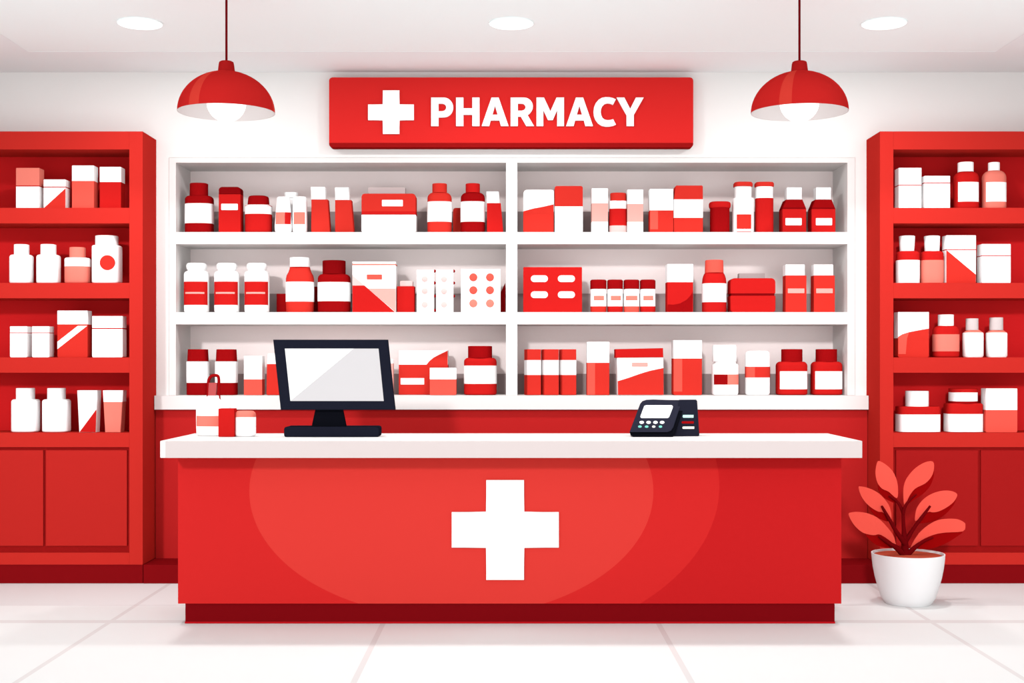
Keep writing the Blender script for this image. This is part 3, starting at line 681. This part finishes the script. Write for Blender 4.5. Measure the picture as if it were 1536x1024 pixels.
# ------------------------------------------------------------------ counter
ctm = mat('counter_mid', (233, 46, 45))
def counter_material():
    m = bpy.data.materials.new('counter_front_circles'); m.use_nodes = True
    nt = m.node_tree; b = nt.nodes['Principled BSDF']
    b.inputs['Roughness'].default_value = 0.75; b.inputs['Specular IOR Level'].default_value = 0.0
    tc = nd(nt, 'ShaderNodeTexCoord'); sp = nd(nt, 'ShaderNodeSeparateXYZ'); nt.links.new(tc.outputs['Object'], sp.inputs[0])
    def mth(op, a, bb=0.0):
        n = nd(nt, 'ShaderNodeMath', operation=op)
        for i, v in enumerate((a, bb)):
            if isinstance(v, (int, float)): n.inputs[i].default_value = v
            else: nt.links.new(v, n.inputs[i])
        return n.outputs[0]
    def inside(cx, cy, a, bb):
        D = D_CTR
        u = mth('DIVIDE', mth('SUBTRACT', sp.outputs[0], X(cx, D)), a * D / F)
        v = mth('DIVIDE', mth('SUBTRACT', sp.outputs[2], Z(cy, D)), bb * D / F)
        return mth('LESS_THAN', mth('ADD', mth('MULTIPLY', u, u), mth('MULTIPLY', v, v)), 1.0)
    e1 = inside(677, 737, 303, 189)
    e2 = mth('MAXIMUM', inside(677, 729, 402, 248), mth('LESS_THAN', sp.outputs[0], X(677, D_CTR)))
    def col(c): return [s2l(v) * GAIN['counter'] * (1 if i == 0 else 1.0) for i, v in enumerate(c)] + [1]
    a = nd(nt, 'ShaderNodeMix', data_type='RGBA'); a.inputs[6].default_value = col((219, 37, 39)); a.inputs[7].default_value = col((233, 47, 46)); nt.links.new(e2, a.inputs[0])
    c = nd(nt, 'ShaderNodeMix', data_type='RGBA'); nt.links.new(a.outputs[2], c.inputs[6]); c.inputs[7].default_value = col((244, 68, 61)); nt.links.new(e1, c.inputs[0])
    nt.links.new(c.outputs[2], b.inputs['Base Color'])
    return m
ct = thing('service_counter', 'long red service counter with white cross and circle pattern', 'counter', (0, D_CTR, 0))
def cpx(p, D): return X(p, D)
zc1 = Z(686.5, D_TOP); zc0 = Z(905, D_CTR)
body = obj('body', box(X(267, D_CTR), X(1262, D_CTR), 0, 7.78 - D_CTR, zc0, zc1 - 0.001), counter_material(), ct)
kickm = mat('counter_kick', (134, 13, 20)); stripm = mat('kick_strip', (206, 26, 34))
obj('plinth', box(X(278, D_PL), X(1252, D_PL), D_PL - D_CTR, 7.75 - D_CTR, 0.001, zc0 - 0.001), kickm, ct)
obj('kick_strip', box(X(278, D_PL) - .002, X(1252, D_PL) + .002, D_PL - D_CTR - 0.004, D_PL - D_CTR - .0002, 0.001, 0.011), stripm, ct)
def cross(x0, x1, xa, xb, y0, y1, ya, yb, D):
    return [(X(a, D), Z(b, D)) for a, b in ((xb, y1), (xa, y1), (xa, yb), (x0, yb), (x0, ya), (xa, ya), (xa, y0), (xb, y0), (xb, ya), (x1, ya), (x1, yb), (xb, yb))]
Dx = D_CTR - 0.02
bm = bmesh.new(); add_prism(bm, cross(677.6, 838.2, 729.4, 786, 720, 869.5, 768, 821, Dx), -0.02, -0.0005, 0, 0.0015)
obj('cross_emblem', bm, M('W'), ct)
# worktop with its edge band
wt = thing('worktop', 'long white worktop lying on the red counter', 'worktop', (0, D_TOP, zc1))
x0t, x1t = X(240, D_TOP), X(1293.3, D_TOP)
obj('slab', box(x0t, x1t, 0.003, 0.762, 0, Z_TOP - zc1 - 0.0005, 0.002), mat('worktop_white', (255, 251, 249)), wt)
obj('edge_band', box(x0t + 0.028, x1t, 0, 0.0028, 0.0, Z_TOP - zc1 - 0.001), mat('worktop_edge', (249, 233, 231)), wt)

# ------------------------------------------------------------------ sign
SD = 8.85
sg = thing('pharmacy_sign', 'wide red sign with white cross reading PHARMACY above the shelves', 'sign', (0, SD, Z(218, SD)))
sz = Z(218, SD)
bm = bmesh.new(); add_prism(bm, [(X(a, SD), Z(b, SD) - sz) for a, b in rrect(493.6, 116, 1040, 214.4, 5, 0)], 0, D_WALL - SD - 0.001, 0, 0.002)
obj('board', bm, mat('sign_red', (234, 48, 46)), sg)
bm = bmesh.new(); add_prism(bm, [(X(a, SD), Z(b, SD) - sz) for a, b in rrect(493.6, 214.5, 1040, 220.8, 0, 5)], 0, D_WALL - SD - 0.001)
obj('bottom_edge', bm, mat('sign_edge_red', (184, 28, 28)), sg)
Dl = SD - 0.018
bm = bmesh.new(); add_prism(bm, [(x, z - sz) for x, z in cross(552, 620.7, 574.2, 599, 135.3, 200.6, 156.5, 180, Dl)], -0.018, -0.0005, 0, 0.001)
obj('cross_emblem', bm, M('W'), sg)
def arc(cx, cy, rx, ry, a0, a1, n=10):
    return [(cx + rx*math.cos(math.radians(a0+(a1-a0)*i/n)), cy + ry*math.sin(math.radians(a0+(a1-a0)*i/n))) for i in range(n+1)]
# glyph outlines in crop pixels (9.035 px per picture px)
def g(ox): return lambda pts: [(ox + a/9.035, 136 + b/9.035) for a, b in pts]
L = g(640); Rr = g(800)
aP = [(60, 478), (60, 92), (225, 92)] + arc(232, 226, 128, 134, -85, 85, 14) + [(215, 360), (160, 362), (160, 478)]
aPh = [(160, 277), (160, 174), (212, 174)] + arc(212, 225, 53, 51, -80, 80, 8) + [(205, 277)]
aH = [(398, 478), (398, 92), (498, 92), (498, 237), (618, 237), (618, 92), (716, 92), (716, 478), (618, 478), (618, 325), (498, 325), (498, 478)]
aA = [(745, 478), (878, 92), (976, 92), (1110, 478), (1006, 478), (986, 402), (868, 402), (848, 478)]
aAh = [(926, 205), (962, 324), (891, 324)]
aR = [(1138, 478), (1138, 92), (1320, 92)] + arc(1320, 212, 120, 120, -84, 40, 12) + [(1395, 310), (1368, 330), (1455, 478), (1350, 478), (1276, 350), (1236, 350), (1236, 478)]
aRh = [(1236, 270), (1236, 174), (1290, 174)] + arc(1290, 221, 50, 47, -80, 80, 8) + [(1285, 270)]
aM = [(43, 478), (43, 92), (145, 92), (231, 278), (314, 92), (416, 92), (416, 478), (323, 478), (323, 262), (264, 397), (200, 397), (135, 262), (135, 478)]
aA2 = [(a-301, b) for a, b in aA]; aA2h = [(a-301, b) for a, b in aAh]
aC = [(1118, 116), (1080, 190)] + arc(1005, 285, 88, 115, -62, -298, 18)[1:-1] + [(1082, 385), (1120, 458)] + arc(1000, 286, 185, 202, 52, 308, 26)[0:]
aC = [(1118, 116), (1080, 190), (1045, 175), (1005, 170), (965, 180), (935, 208), (918, 250), (915, 290), (920, 330), (937, 367), (965, 390), (1000, 398), (1040, 396), (1082, 385), (1120, 458), (1080, 476), (1030, 485), (980, 486), (925, 474), (875, 440), (840, 392), (820, 335), (816, 280), (824, 220), (846, 168), (885, 122), (930, 95), (980, 86), (1030, 88), (1078, 98)]
aY = [(1264, 478), (1264, 332), (1128, 92), (1234, 92), (1313, 244), (1390, 92), (1496, 92), (1362, 328), (1362, 478)]
def glyph(ch, outline, holes=()):
    cu = bpy.data.curves.new('letter', 'CURVE'); cu.dimensions = '2D'; cu.fill_mode = 'BOTH'; cu.extrude = 0.009
    for pts in [outline] + list(holes):
        s = cu.splines.new('POLY'); s.points.add(len(pts) - 1); s.use_cyclic_u = True
        for i, (a, b) in enumerate(pts): s.points[i].co = (X(a, Dl), Z(b, Dl) - sz, 0, 1)
    tmp = bpy.data.objects.new('tmp_letter', cu); C.objects.link(tmp)
    bpy.context.view_layer.update()
    me = bpy.data.meshes.new_from_object(tmp.evaluated_get(bpy.context.evaluated_depsgraph_get()))
    bpy.data.objects.remove(tmp); 
    me.transform(Matrix.Rotation(math.radians(90), 4, 'X')); me.transform(Matrix.Translation((0, -0.0095, 0)))
    me.materials.clear(); me.materials.append(M('W'))
    o = link('letter', me, sg); o['label'] = 'white capital letter ' + ch
glyph('P', L(aP), [L(aPh)]); glyph('H', L(aH)); glyph('A', L(aA), [L(aAh)]); glyph('R', L(aR), [L(aRh)])
glyph('M', Rr(aM)); glyph('A', Rr(aA2), [Rr(aA2h)]); glyph('C', Rr(aC)); glyph('Y', Rr(aY))

# ------------------------------------------------------------------ lamps
LD = 6.95
cordm = mat('cord_dark_red', (112, 8, 14)); capm = mat('lamp_cap', (182, 32, 32)); lampm = mat('lamp_red', (216, 42, 40)); lampl = mat('lamp_highlight', (240, 70, 58))
lampi = mat('lamp_inside', (238, 230, 229)); bulbm = emit('bulb_glow', (255, 254, 252), 1.6)
def lamp(cx, label):
    s = LD / F; x = X(cx, LD); zr = Z(168.5, LD)
    r = thing('pendant_lamp', label, 'lamp', (x, LD, zr), 'red dome pendant lamps')
    P = []; H = 60.5 * s; R = 72 * s; n = 14
    for i in range(n + 1):
        a = math.radians(90 * i / n) * 0.885
        P.append((R * math.cos(a), H * math.sin(a) / math.sin(math.radians(90) * 0.885)))
    bm = bmesh.new(); N = 120
    def ring(rr, z): return [bm.verts.new((rr*math.cos(2*math.pi*i/N), rr*math.sin(2*math.pi*i/N), z)) for i in range(N)]
    R0 = [ring(a, b) for a, b in P]; R1 = [ring(a - 0.006, b - (0.0 if k == 0 else 0.004)) for k, (a, b) in enumerate(P)]
    for a, b in zip(R0, R0[1:]):
        for i in range(N):
            f = bm.faces.new((a[i], a[(i+1) % N], b[(i+1) % N], b[i]))
            ang = (i + .5) / N * 360
            # painted highlight strip, repeated in narrow sectors round the shade
            dev = (ang - 270 + 720) % 360
            f.material_index = 1 if any(abs(((dev - c + 180) % 360) - 180) < 7.3 for c in (-28.5, 91.5, 211.5)) else 0
    for a, b in zip(R1, R1[1:]):
        for i in range(N):
            bm.faces.new((a[i], b[i], b[(i+1) % N], a[(i+1) % N])).material_index = 2
    for i in range(N):
        bm.faces.new((R0[0][i], R1[0][i], R1[0][(i+1) % N], R0[0][(i+1) % N])).material_index = 2
        bm.faces.new((R0[-1][i], R0[-1][(i+1) % N], R1[-1][(i+1) % N], R1[-1][i])).material_index = 0
    obj('lamp_shade', bm, [lampm, lampl, lampi], r, None, True)
    bm = bmesh.new()
    z0 = H - 0.004
    add_lathe(bm, [(12.9*s, z0), (11.3*s, z0 + 13*s), (10.4*s, z0 + 16*s), (8*s, z0 + 17.2*s)], 1, 2, 40)
    obj('cap', bm, capm, r, None, True)
    bm = bmesh.new(); add_lathe(bm, [(1.75*s, z0 + 16.5*s), (1.75*s, Z_CEIL - zr - 0.012)], 1, 2, 16); obj('cord', bm, cordm, r, None, True)
    bm = bmesh.new(); add_lathe(bm, [(0.05, Z_CEIL - zr - 0.02), (0.05, Z_CEIL - zr - 0.001)], 1, 2, 32); obj('ceiling_rose', bm, capm, r, None, True)
    bm = bmesh.new(); bmesh.ops.create_uvsphere(bm, u_segments=32, v_segments=20, radius=29*s)
    bmesh.ops.translate(bm, verts=bm.verts[:], vec=(0, 0.0, 14.5*s)); obj('bulb', bm, bulbm, r, None, True)
    bm = bmesh.new(); add_lathe(bm, [(9*s, 38*s), (9*s, H - 0.002)], 1, 2, 24); obj('socket', bm, lampi, r, None, True)
lamp(339.6, 'left red dome pendant lamp hanging on a dark cord over the counter')
lamp(1199.2, 'right red dome pendant lamp hanging on a dark cord over the counter')

# recessed ceiling lights
dif = emit('downlight_glow', (255, 255, 255), 1.05)
DL = (Z_CEIL - ZC) * F / (CY - 34)
for cx, nm in ((210, 'left'), (767, 'middle'), (1326, 'right')):
    t = thing('ceiling_light', nm + ' round recessed ceiling light of three', 'ceiling light', (X(cx, DL), DL, Z_CEIL), 'round recessed ceiling lights')
    bm = bmesh.new(); add_lathe(bm, [(31*DL/F, -0.012), (32.5*DL/F, -0.0005)], 1, 2, 48); obj('diffuser', bm, dif, t, None, True)
    bm = bmesh.new()
    N = 48
    rr = [[bm.verts.new((a*DL/F*math.cos(2*math.pi*i/N), a*DL/F*math.sin(2*math.pi*i/N), z)) for i in range(N)] for a, z in ((32.6, -0.0005), (32.6, -0.008), (33.6, -0.008), (33.6, -0.0005))]
    for a, b in zip(rr, rr[1:]):
        for i in range(N): bm.faces.new((a[i], a[(i+1) % N], b[(i+1) % N], b[i]))
    obj('rim', bm, ceilm, t, None, True)
    ld = bpy.data.lights.new('downlight_lamp', 'AREA'); ld.shape = 'DISK'; ld.size = 62*DL/F; ld.energy = 30.0; ld.color = (1, 0.985, 0.975)
    lo = bpy.data.objects.new('downlight_lamp', ld); C.objects.link(lo); lo.location = (X(cx, DL), DL, Z_CEIL - 0.02)

# ------------------------------------------------------------------ monitor
blk = mat('monitor_navy', (45, 47, 64), rough=.6); blk2 = mat('monitor_dark', (20, 21, 29), rough=.6)
MD = 7.37
mo = thing('computer_monitor', 'dark navy computer monitor on a stand, left on the white worktop', 'monitor', (X(497, MD), MD, Z_TOP + 0.0006))
mx = X(497, MD); mz = Z_TOP
def pp(pts, D): return [(X(a, D) - mx, Z(b, D) - mz) for a, b in pts]
bm = bmesh.new(); add_prism(bm, [(x, max(z, 0)) for x, z in pp(rrect(426, 640.2, 568, 655.8, 3.5, 3.5), MD)], 0, 0.17, 0, 0.004); obj('base', bm, blk, mo)
bm = bmesh.new(); add_prism(bm, pp([(519.2, 641), (467, 641), (473.3, 612), (513.3, 612)], MD + .07), 0.07, 0.11, 0, 0.002); obj('stand', bm, blk2, mo)
bm = bmesh.new(); add_prism(bm, pp([(592.6, 614.6), (421, 614.6), (409.6, 509.4), (581.4, 509.4)], MD + .02), 0.02, 0.065, 0, 0.003); obj('screen_frame', bm, blk, mo)
Ds = MD + .018
scr = emit('screen_white', (254, 254, 254), 0.35)
MATS.pop('screen_white'); scr2 = emit('screen_grey', (238, 233, 235), 0.2)
for m_, v in ((scr, 0.5), (scr2, 0.42)):
    bb = m_.node_tree.nodes['Principled BSDF']; c = bb.inputs['Base Color'].default_value; bb.inputs['Base Color'].default_value = (c[0]*v, c[1]*v, c[2]*v, 1); bb.inputs['Emission Strength'].default_value = 0.42 if m_ is scr else 0.22; bb.inputs['Specular IOR Level'].default_value = 0.1; bb.inputs['Roughness'].default_value = .6
bm = bmesh.new()
add_prism(bm, pp([(435.6, 601.4), (427.3, 522.8), (530.5, 522.8)], Ds), 0.018, 0.0205, 0)  # lighter triangle paints a diagonal reflection on the screen
add_prism(bm, pp([(575.6, 601.4), (435.8, 601.4), (530.7, 522.8), (567.8, 522.8)], Ds), 0.018, 0.0205, 1)
obj('screen', bm, [scr, scr2], mo)

# ------------------------------------------------------------------ card terminal
td = thing('card_terminal', 'dark card payment terminal with keypad on the right of the worktop', 'card terminal', (X(996, 7.39), 7.39, Z_TOP + 0.0006))
tx, ty, tz = X(996, 7.39), 7.39, Z_TOP
def P3(px, py, D): return Vector((X(px, D) - tx, D - ty, max(Z(py, D) - tz, 0.0)))
def facelike(name, px_pts, Dfun, thick, m, par=td, lift=0.0, bottom=None):
    """outline on the sloping face; thickness behind it (or down to the worktop when bottom is given)"""
    bm = bmesh.new()
    a = [bm.verts.new(P3(x, y, Dfun(x, y) - lift)) for x, y in px_pts]
    if bottom is None: b = [bm.verts.new(P3(x, y, Dfun(x, y) - lift + thick)) for x, y in px_pts]
    else: b = [bm.verts.new((v.co.x, max(v.co.y, bottom) if v.co.y < 1 else v.co.y, 0.0)) for v in a]
    n = len(a); bm.faces.new(a); bm.faces.new(b[::-1])
    for i in range(n): bm.faces.new((a[i], b[i], b[(i+1) % n], a[(i+1) % n]))
    return obj(name, bm, m, par)
tm = mat('terminal_navy', (52, 52, 68), rough=.55); tm2 = mat('terminal_black', (18, 19, 26), rough=.6); tm3 = mat('terminal_side', (44, 45, 60), rough=.55)
slope = lambda x, y: 7.38 + (648 - y) / 49.0 * 0.16
q = lambda pts: [(936 + a/12.8, 590 + b/12.8) for a, b in pts]
facelike('keypad_plate', q([(105, 742), (310, 200), (350, 150), (430, 122), (560, 116), (1115, 135), (945, 650), (900, 715), (830, 742)]), slope, 0.012, tm)
# dark lower body: a wedge under the plate
bm = bmesh.new()
def wedge(ptsF, D0, D1):
    a = [bm.verts.new(P3(x, y, D0(x, y))) for x, y in ptsF]; b = [bm.verts.new(P3(x, y, D1(x, y))) for x, y in ptsF]
    n = len(a); bm.faces.new(a); bm.faces.new(b[::-1])
    for i in range(n): bm.faces.new((a[i], b[i], b[(i+1) % n], a[(i+1) % n]))
wedge(q([(108, 742), (320, 190), (440, 122), (1100, 128), (1165, 165), (1168, 220), (985, 745), (935, 850), (180, 856), (125, 800)]), lambda x, y: slope(x, y) + 0.0125, lambda x, y: 7.57)
obj('lower_body', bm, tm2, td)
bm = bmesh.new()
wedge(q([(900, 850), (1060, 120), (1385, 118), (1405, 150), (1448, 800), (1425, 838), (1390, 850)]), lambda x, y: 7.44 + (655 - y)/55*0.08, lambda x, y: 7.575)
obj('side_housing', bm, tm3, td)
facelike('screen', q(rrect(0, 0, 1, 1, 0, 0)) if False else q([(335, 473), (315, 452), (318, 430), (390, 240), (420, 226), (915, 226), (938, 245), (935, 275), (865, 455), (838, 473)]), slope, 0.002, M('W'), lift=0.0024)
mint = mat('key_mint', (110, 185, 172)); mintl = mat('slot_mint', (178, 228, 216)); cream = mat('slot_cream', (250, 246, 230)); greyk = mat('key_grey', (205, 200, 195)); whk = M('W')
for cx, cy, rx, ry, m_ in [(a, 555, 44, 29, whk) for a in (340, 472, 604, 732)] + [(305, 636, 36, 23, mint), (435, 637, 36, 23, mint), (571, 637, 34, 23, greyk), (700, 637, 34, 23, mint)]:
    facelike('key', q([(cx + rx*math.cos(t*math.pi/8), cy + ry*math.sin(t*math.pi/8)) for t in range(16)]), slope, 0.003, m_, lift=0.0034)
hs = lambda x, y: 7.44 + (655 - y)/55*0.08
for (a, b, c, d), m_ in (((1125, 412, 1335, 466), mintl), ((1105, 534, 1340, 578), M('R3')), ((1120, 636, 1348, 680), cream)):
    facelike('card_slot', q([(c, d), (a + 10, d), (a, (b+d)/2), (a + 10, b), (c, b)]), hs, 0.003, m_, lift=0.0035)

# ------------------------------------------------------------------ counter products
it = Item('medicine_box', 'red upright box between the white pump bottle and the pink-lidded jar', 'box', 'products at the left end of the worktop', 'ct', 339.5, 0.07, -0.02)
it.box('medicine_box', 'R2', rrect(327.6, 612.9, 351.2, 655.4, .6, .6)); it.done()
it = Item('pump_bottle', 'white shouldered bottle with pink label and hooked red handle on the worktop', 'bottle', 'products at the left end of the worktop', 'ct', 320.5, 0.15, 0.07, 0, 'round', 2.6); it.x = X(320.5, it.Dc)
it.lathe('body', 'W', [(23, 655.4), (25, 653.5), (25.5, 630), (25.5, 612), (24.5, 608), (20, 603), (12, 600.5), (9, 597.5), (8.6, 593.2)]).sleeve('PK', 623, 638.6, 298, 340)
Dp = it.Dc
def tubemesh(pts, rad, n=10):
    bm = bmesh.new(); rings = []
    pts = [Vector(p) for p in pts]
    if not isinstance(rad, (list, tuple)): rad = [rad] * len(pts)
    for i, p in enumerate(pts):
        t = (pts[min(i+1, len(pts)-1)] - pts[max(i-1, 0)]).normalized()
        u = t.cross(Vector((0, 1, 0)));  u = u.normalized() if u.length > 1e-4 else Vector((1, 0, 0))
        v = t.cross(u).normalized()
        rings.append([bm.verts.new(p + (u*math.cos(2*math.pi*k/n) + v*math.sin(2*math.pi*k/n)) * rad[i]) for k in range(n)])
    for a, b in zip(rings, rings[1:]):
        for k in range(n): bm.faces.new((a[k], a[(k+1) % n], b[(k+1) % n], b[k]))
    bm.faces.new(rings[0][::-1]); bm.faces.new(rings[-1])
    return bm
def smoothpts(P, n=5):
    out = []
    for i in range(len(P) - 1):
        p0, p1, p2, p3 = [Vector(P[max(0, min(len(P)-1, j))]) for j in (i-1, i, i+1, i+2)]
        for k in range(n):
            t = k / n
            out.append(0.5*((2*p1) + (p2-p0)*t + (2*p0-5*p1+4*p2-p3)*t*t + (3*p1-p0-3*p2+p3)*t**3))
    out.append(Vector(P[-1])); return out
hp = [(312.2, 594.5), (312.6, 575), (314, 568), (318, 563.8), (325, 563.2), (328, 567), (328.3, 580), (328.6, 598), (330.5, 600.8)]
it.parts.append(('handle', tubemesh(smoothpts([(it.lx(a, Dp), 0, it.z(b, Dp)) for a, b in hp]), 2.3*Dp/F), [M('R3')], True, 'hooked dark red handle'))
gm = bpy.data.materials.new('red_tinted_plastic'); gm.use_nodes = True
_b = gm.node_tree.nodes['Principled BSDF']; _b.inputs['Base Color'].default_value = (0.42, 0.02, 0.02, 1); _b.inputs['Alpha'].default_value = 0.8; _b.inputs['Roughness'].default_value = .5
bm = bmesh.new(); add_prism(bm, [(it.lx(a, Dp), it.z(b, Dp)) for a, b in ((324, 593.6), (313, 593.6), (313.8, 574), (326, 574))], -0.012, 0.012)
it.parts.append(('pump_neck', bm, [gm], False, 'translucent red neck')); it.done()
it = Item('pill_jar', 'small white jar with pink lid on the worktop left of the monitor', 'jar', 'products at the left end of the worktop', 'ct', 368.0, 0.10, 0, 0, 'round', 3.2); it.x = X(368.0, it.Dc)
it.lathe('body', 'W', [(13.2, 655.4), (15.3, 653), (15.3, 626), (15, 625.1)]).lathe('lid', 'PK', [(15.2, 625.1), (15.2, 622), (14.4, 619), (11.5, 616.4), (9, 616)]).done()

# ------------------------------------------------------------------ plant
PD = 7.90
px0 = X(1362, PD)
leafm = mat('leaf_coral', (255, 94, 80)); leafd = mat('leaf_dark', (168, 10, 12)); stemm = mat('stem_dark', (122, 10, 16)); soilm = mat('soil_terracotta', (196, 84, 62))
pl = thing('potted_plant', 'coral-leaved plant in a round white pot on the floor right of the counter', 'plant', (px0, PD, 0.0006))
sc = PD / F
zr = Z(829.5, PD)
prof = [(30, 0.0), (35.0, 0.0), (36.5, .008)]
# pot profile heights from pixel rows
def zz(py): return Z(py, PD)
prof = [(0.02, 0), (33*sc, 0), (35.6*sc, 0.012)] + [(r*sc, zz(y)) for y, r in ((895, 39.5), (880, 44.5), (865, 48.5), (850, 51.3), (838, 52.8), (829.5, 53.4))]
inner = [(51.6*sc, zr), (51.0*sc, zz(834)), (50*sc, zz(838))]
bm = bmesh.new(); N = 64
rg = [[bm.verts.new((r*math.cos(2*math.pi*i/N), r*math.sin(2*math.pi*i/N), z)) for i in range(N)] for r, z in prof + inner]
for a, b in zip(rg, rg[1:]):
    for i in range(N): bm.faces.new((a[i], a[(i+1) % N], b[(i+1) % N], b[i]))
bm.faces.new(rg[0][::-1]); bm.faces.new(rg[-1])
obj('pot', bm, mat('pot_white', (253, 251, 252)), pl, None, True)
bm = bmesh.new(); add_lathe(bm, [(50*sc, zz(836.5)), (50*sc, zz(832.5)), (30*sc, zz(831.6)), (5*sc, zz(831.4))], 1, 2, 48); obj('soil', bm, soilm, pl, None, True)
def LP_(pt, D): return Vector((X(1266 + pt[0]/6.563, D) - px0, D - PD, Z(684 + pt[1]/6.563, D)))
def catmull(P, n=3):
    out = []; m = len(P)
    for i in range(m):
        p0, p1, p2, p3 = [Vector(P[(i+j) % m]) for j in (-1, 0, 1, 2)]
        for k in range(n):
            t = k / n
            out.append(0.5*((2*p1) + (p2-p0)*t + (2*p0-5*p1+4*p2-p3)*t*t + (3*p1-p0-3*p2+p3)*t**3))
    return out
leaves = [
 ([(335,52),(316,110),(312,180),(330,260),(375,320),(440,350),(520,415),(532,330),(520,240),(480,150),(420,90),(370,58)],
  [(335,280),(352,360),(410,420),(500,460),(522,416),(440,350),(380,322)], 0.03),
 ([(875,54),(800,62),(710,115),(640,190),(600,260),(585,350),(597,490),(640,400),(700,320),(800,268),(862,200),(886,120)],
  [(884,140),(884,200),(850,290),(780,370),(690,430),(612,478),(660,370),(720,310),(810,262),(862,200)], -0.02),
 ([(145,305),(160,370),(200,440),(260,500),(335,545),(385,552),(420,600),(460,650),(466,570),(440,480),(370,390),(300,340),(220,308),(170,300)],
  [(250,495),(290,570),(360,620),(435,642),(410,580),(370,549),(310,530)], -0.07),
 ([(1115,385),(1090,355),(1030,340),(950,345),(860,375),(780,430),(720,510),(702,590),(707,640),(770,580),(835,548),(870,553),(930,545),(1010,505),(1080,450)],
  [(1108,402),(1080,480),(1000,570),(900,635),(800,658),(735,655),(780,590),(835,550),(870,553),(930,545),(1010,505),(1080,450)], 0.06),
 ([(45,573),(75,640),(120,700),(190,755),(290,778),(345,770),(410,802),(503,870),(505,840),(480,770),(400,670),(320,600),(220,560),(130,550),(70,556)],
  [(210,762),(250,820),(330,880),(440,905),(510,900),(515,882),(410,802),(345,770),(290,778)], -0.10),
 ([(1170,740),(1195,680),(1180,650),(1120,622),(1030,617),(930,630),(830,680),(740,760),(680,850),(657,915),(760,830),(880,775),(1000,752)],
  [(1166,743),(1100,800),(1000,860),(880,905),(760,917),(700,908),(665,910),(760,830),(880,775),(1000,752)], -0.04)]
for light, dark, tilt in leaves:
    bm = bmesh.new()
    def blade(pts, mi, off, tilt):
        sm = catmull(pts)
        def dd(p):
            r = math.hypot(p[0]-600, p[1]-900) / 600.0
            return PD + tilt * r + off
        th = 0.007
        a = [bm.verts.new(LP_(p, dd(p))) for p in sm]; b = [bm.verts.new(LP_(p, dd(p)) + Vector((0, th, 0))) for p in sm]
        n = len(a); bm.faces.new(a).material_index = mi; bm.faces.new(b[::-1]).material_index = mi
        for i in range(n): bm.faces.new((a[i], b[i], b[(i+1) % n], a[(i+1) % n])).material_index = mi
    blade([Vector(p) for p in light], 0, 0.0, tilt); blade([Vector(p) for p in dark], 1, 0.0075, tilt)
    bmesh.ops.triangulate(bm, faces=[f for f in bm.faces if len(f.verts) > 4])
    obj('leaf', bm, [leafm, leafd], pl)
r1 = lambda v: 1.22 * v / 6.563 * PD / F
stems = [
 ([(603,985),(600,900),(597,830),(590,740),(584,640),(582,560)], [46,30,27,18,14,13], 0),
 ([(583,570),(560,505),(520,445),(440,390)], [13,13,11,5], 0.0),
 ([(583,570),(600,500),(650,430),(715,375)], [13,13,10,5], -0.02),
 ([(600,860),(520,750),(440,610),(372,492)], [24,17,14,9], -0.06),
 ([(600,850),(680,720),(760,610),(850,490)], [22,15,14,9], 0.0),
 ([(595,985),(520,905),(430,850),(340,790)], [26,22,14,6], -0.05),
 ([(612,985),(680,915),(770,845),(880,800)], [24,20,13,6], -0.03)]
for pts, rad, tl in stems:
    n = len(pts)
    P = [LP_(p, PD + tl * i / (n-1) + (-0.012 if tl < 0 else 0)) for i, p in enumerate(pts)]
    sp_ = smoothpts(P, 4); m = len(sp_)
    rd = []
    for i in range(m):
        t = i / (m-1) * (n-1); k = min(int(t), n-2); rd.append(r1(rad[k] + (rad[k+1]-rad[k]) * (t-k)))
    obj('stem', tubemesh(sp_, rd, 12), stemm, pl, None, True)

# ------------------------------------------------------------------ light
W_BASE, W_LOBE, W_LOW = 0.90, 1.8, 1.25
w = bpy.data.worlds.new('world'); bpy.context.scene.world = w; w.use_nodes = True
nt = w.node_tree; bg = nt.nodes['Background']; bg.inputs[0].default_value = (0.96, 1.0, 1.005, 1)
# added fill: sky brightened behind the viewer to reach into the niches
tc = nd(nt, 'ShaderNodeTexCoord'); sp = nd(nt, 'ShaderNodeSeparateXYZ'); nt.links.new(tc.outputs['Generated'], sp.inputs[0])
def wm(op, a, b=0.0, c=None):
    n = nd(nt, 'ShaderNodeMath', operation=op)
    for i, v in enumerate((a, b)):
        if isinstance(v, (int, float)): n.inputs[i].default_value = v
        else: nt.links.new(v, n.inputs[i])
    return n.outputs[0]
lobe = wm('POWER', wm('MAXIMUM', wm('MULTIPLY', sp.outputs[1], -1.0), 0.0), 5.0)
low = wm('MULTIPLY', wm('MAXIMUM', wm('MULTIPLY', sp.outputs[2], -1.0), 0.0), W_LOW)   # added boost from below to lift the ceiling
nt.links.new(wm('ADD', wm('ADD', wm('MULTIPLY', lobe, W_LOBE), W_BASE), low), bg.inputs[1])
sd = bpy.data.lights.new('sun', 'SUN'); sd.energy = 1.5; sd.angle = math.radians(3.5); sd.color = (1, 1, 1)
so = bpy.data.objects.new('sun', sd); C.objects.link(so)
so.location = (-2, -4, 6)
so.rotation_euler = Vector((0.2, 1.0, -0.29)).to_track_quat('-Z', 'Y').to_euler()

# ------------------------------------------------------------------ camera
cd = bpy.data.cameras.new('camera'); co = bpy.data.objects.new('camera', cd); C.objects.link(co)
cd.sensor_width = 36; cd.lens = 36 * F / 1536; cd.shift_x = 0.0; cd.shift_y = (CY - 512) / 1536
co.location = (0, 0, ZC); co.rotation_euler = (math.radians(90), 0, 0); cd.clip_end = 60
bpy.context.scene.camera = co
vs = bpy.context.scene.view_settings
vs.view_transform = 'Standard'; vs.look = 'None'; vs.gamma = 1; vs.use_curve_mapping = False; vs.exposure = 0.0
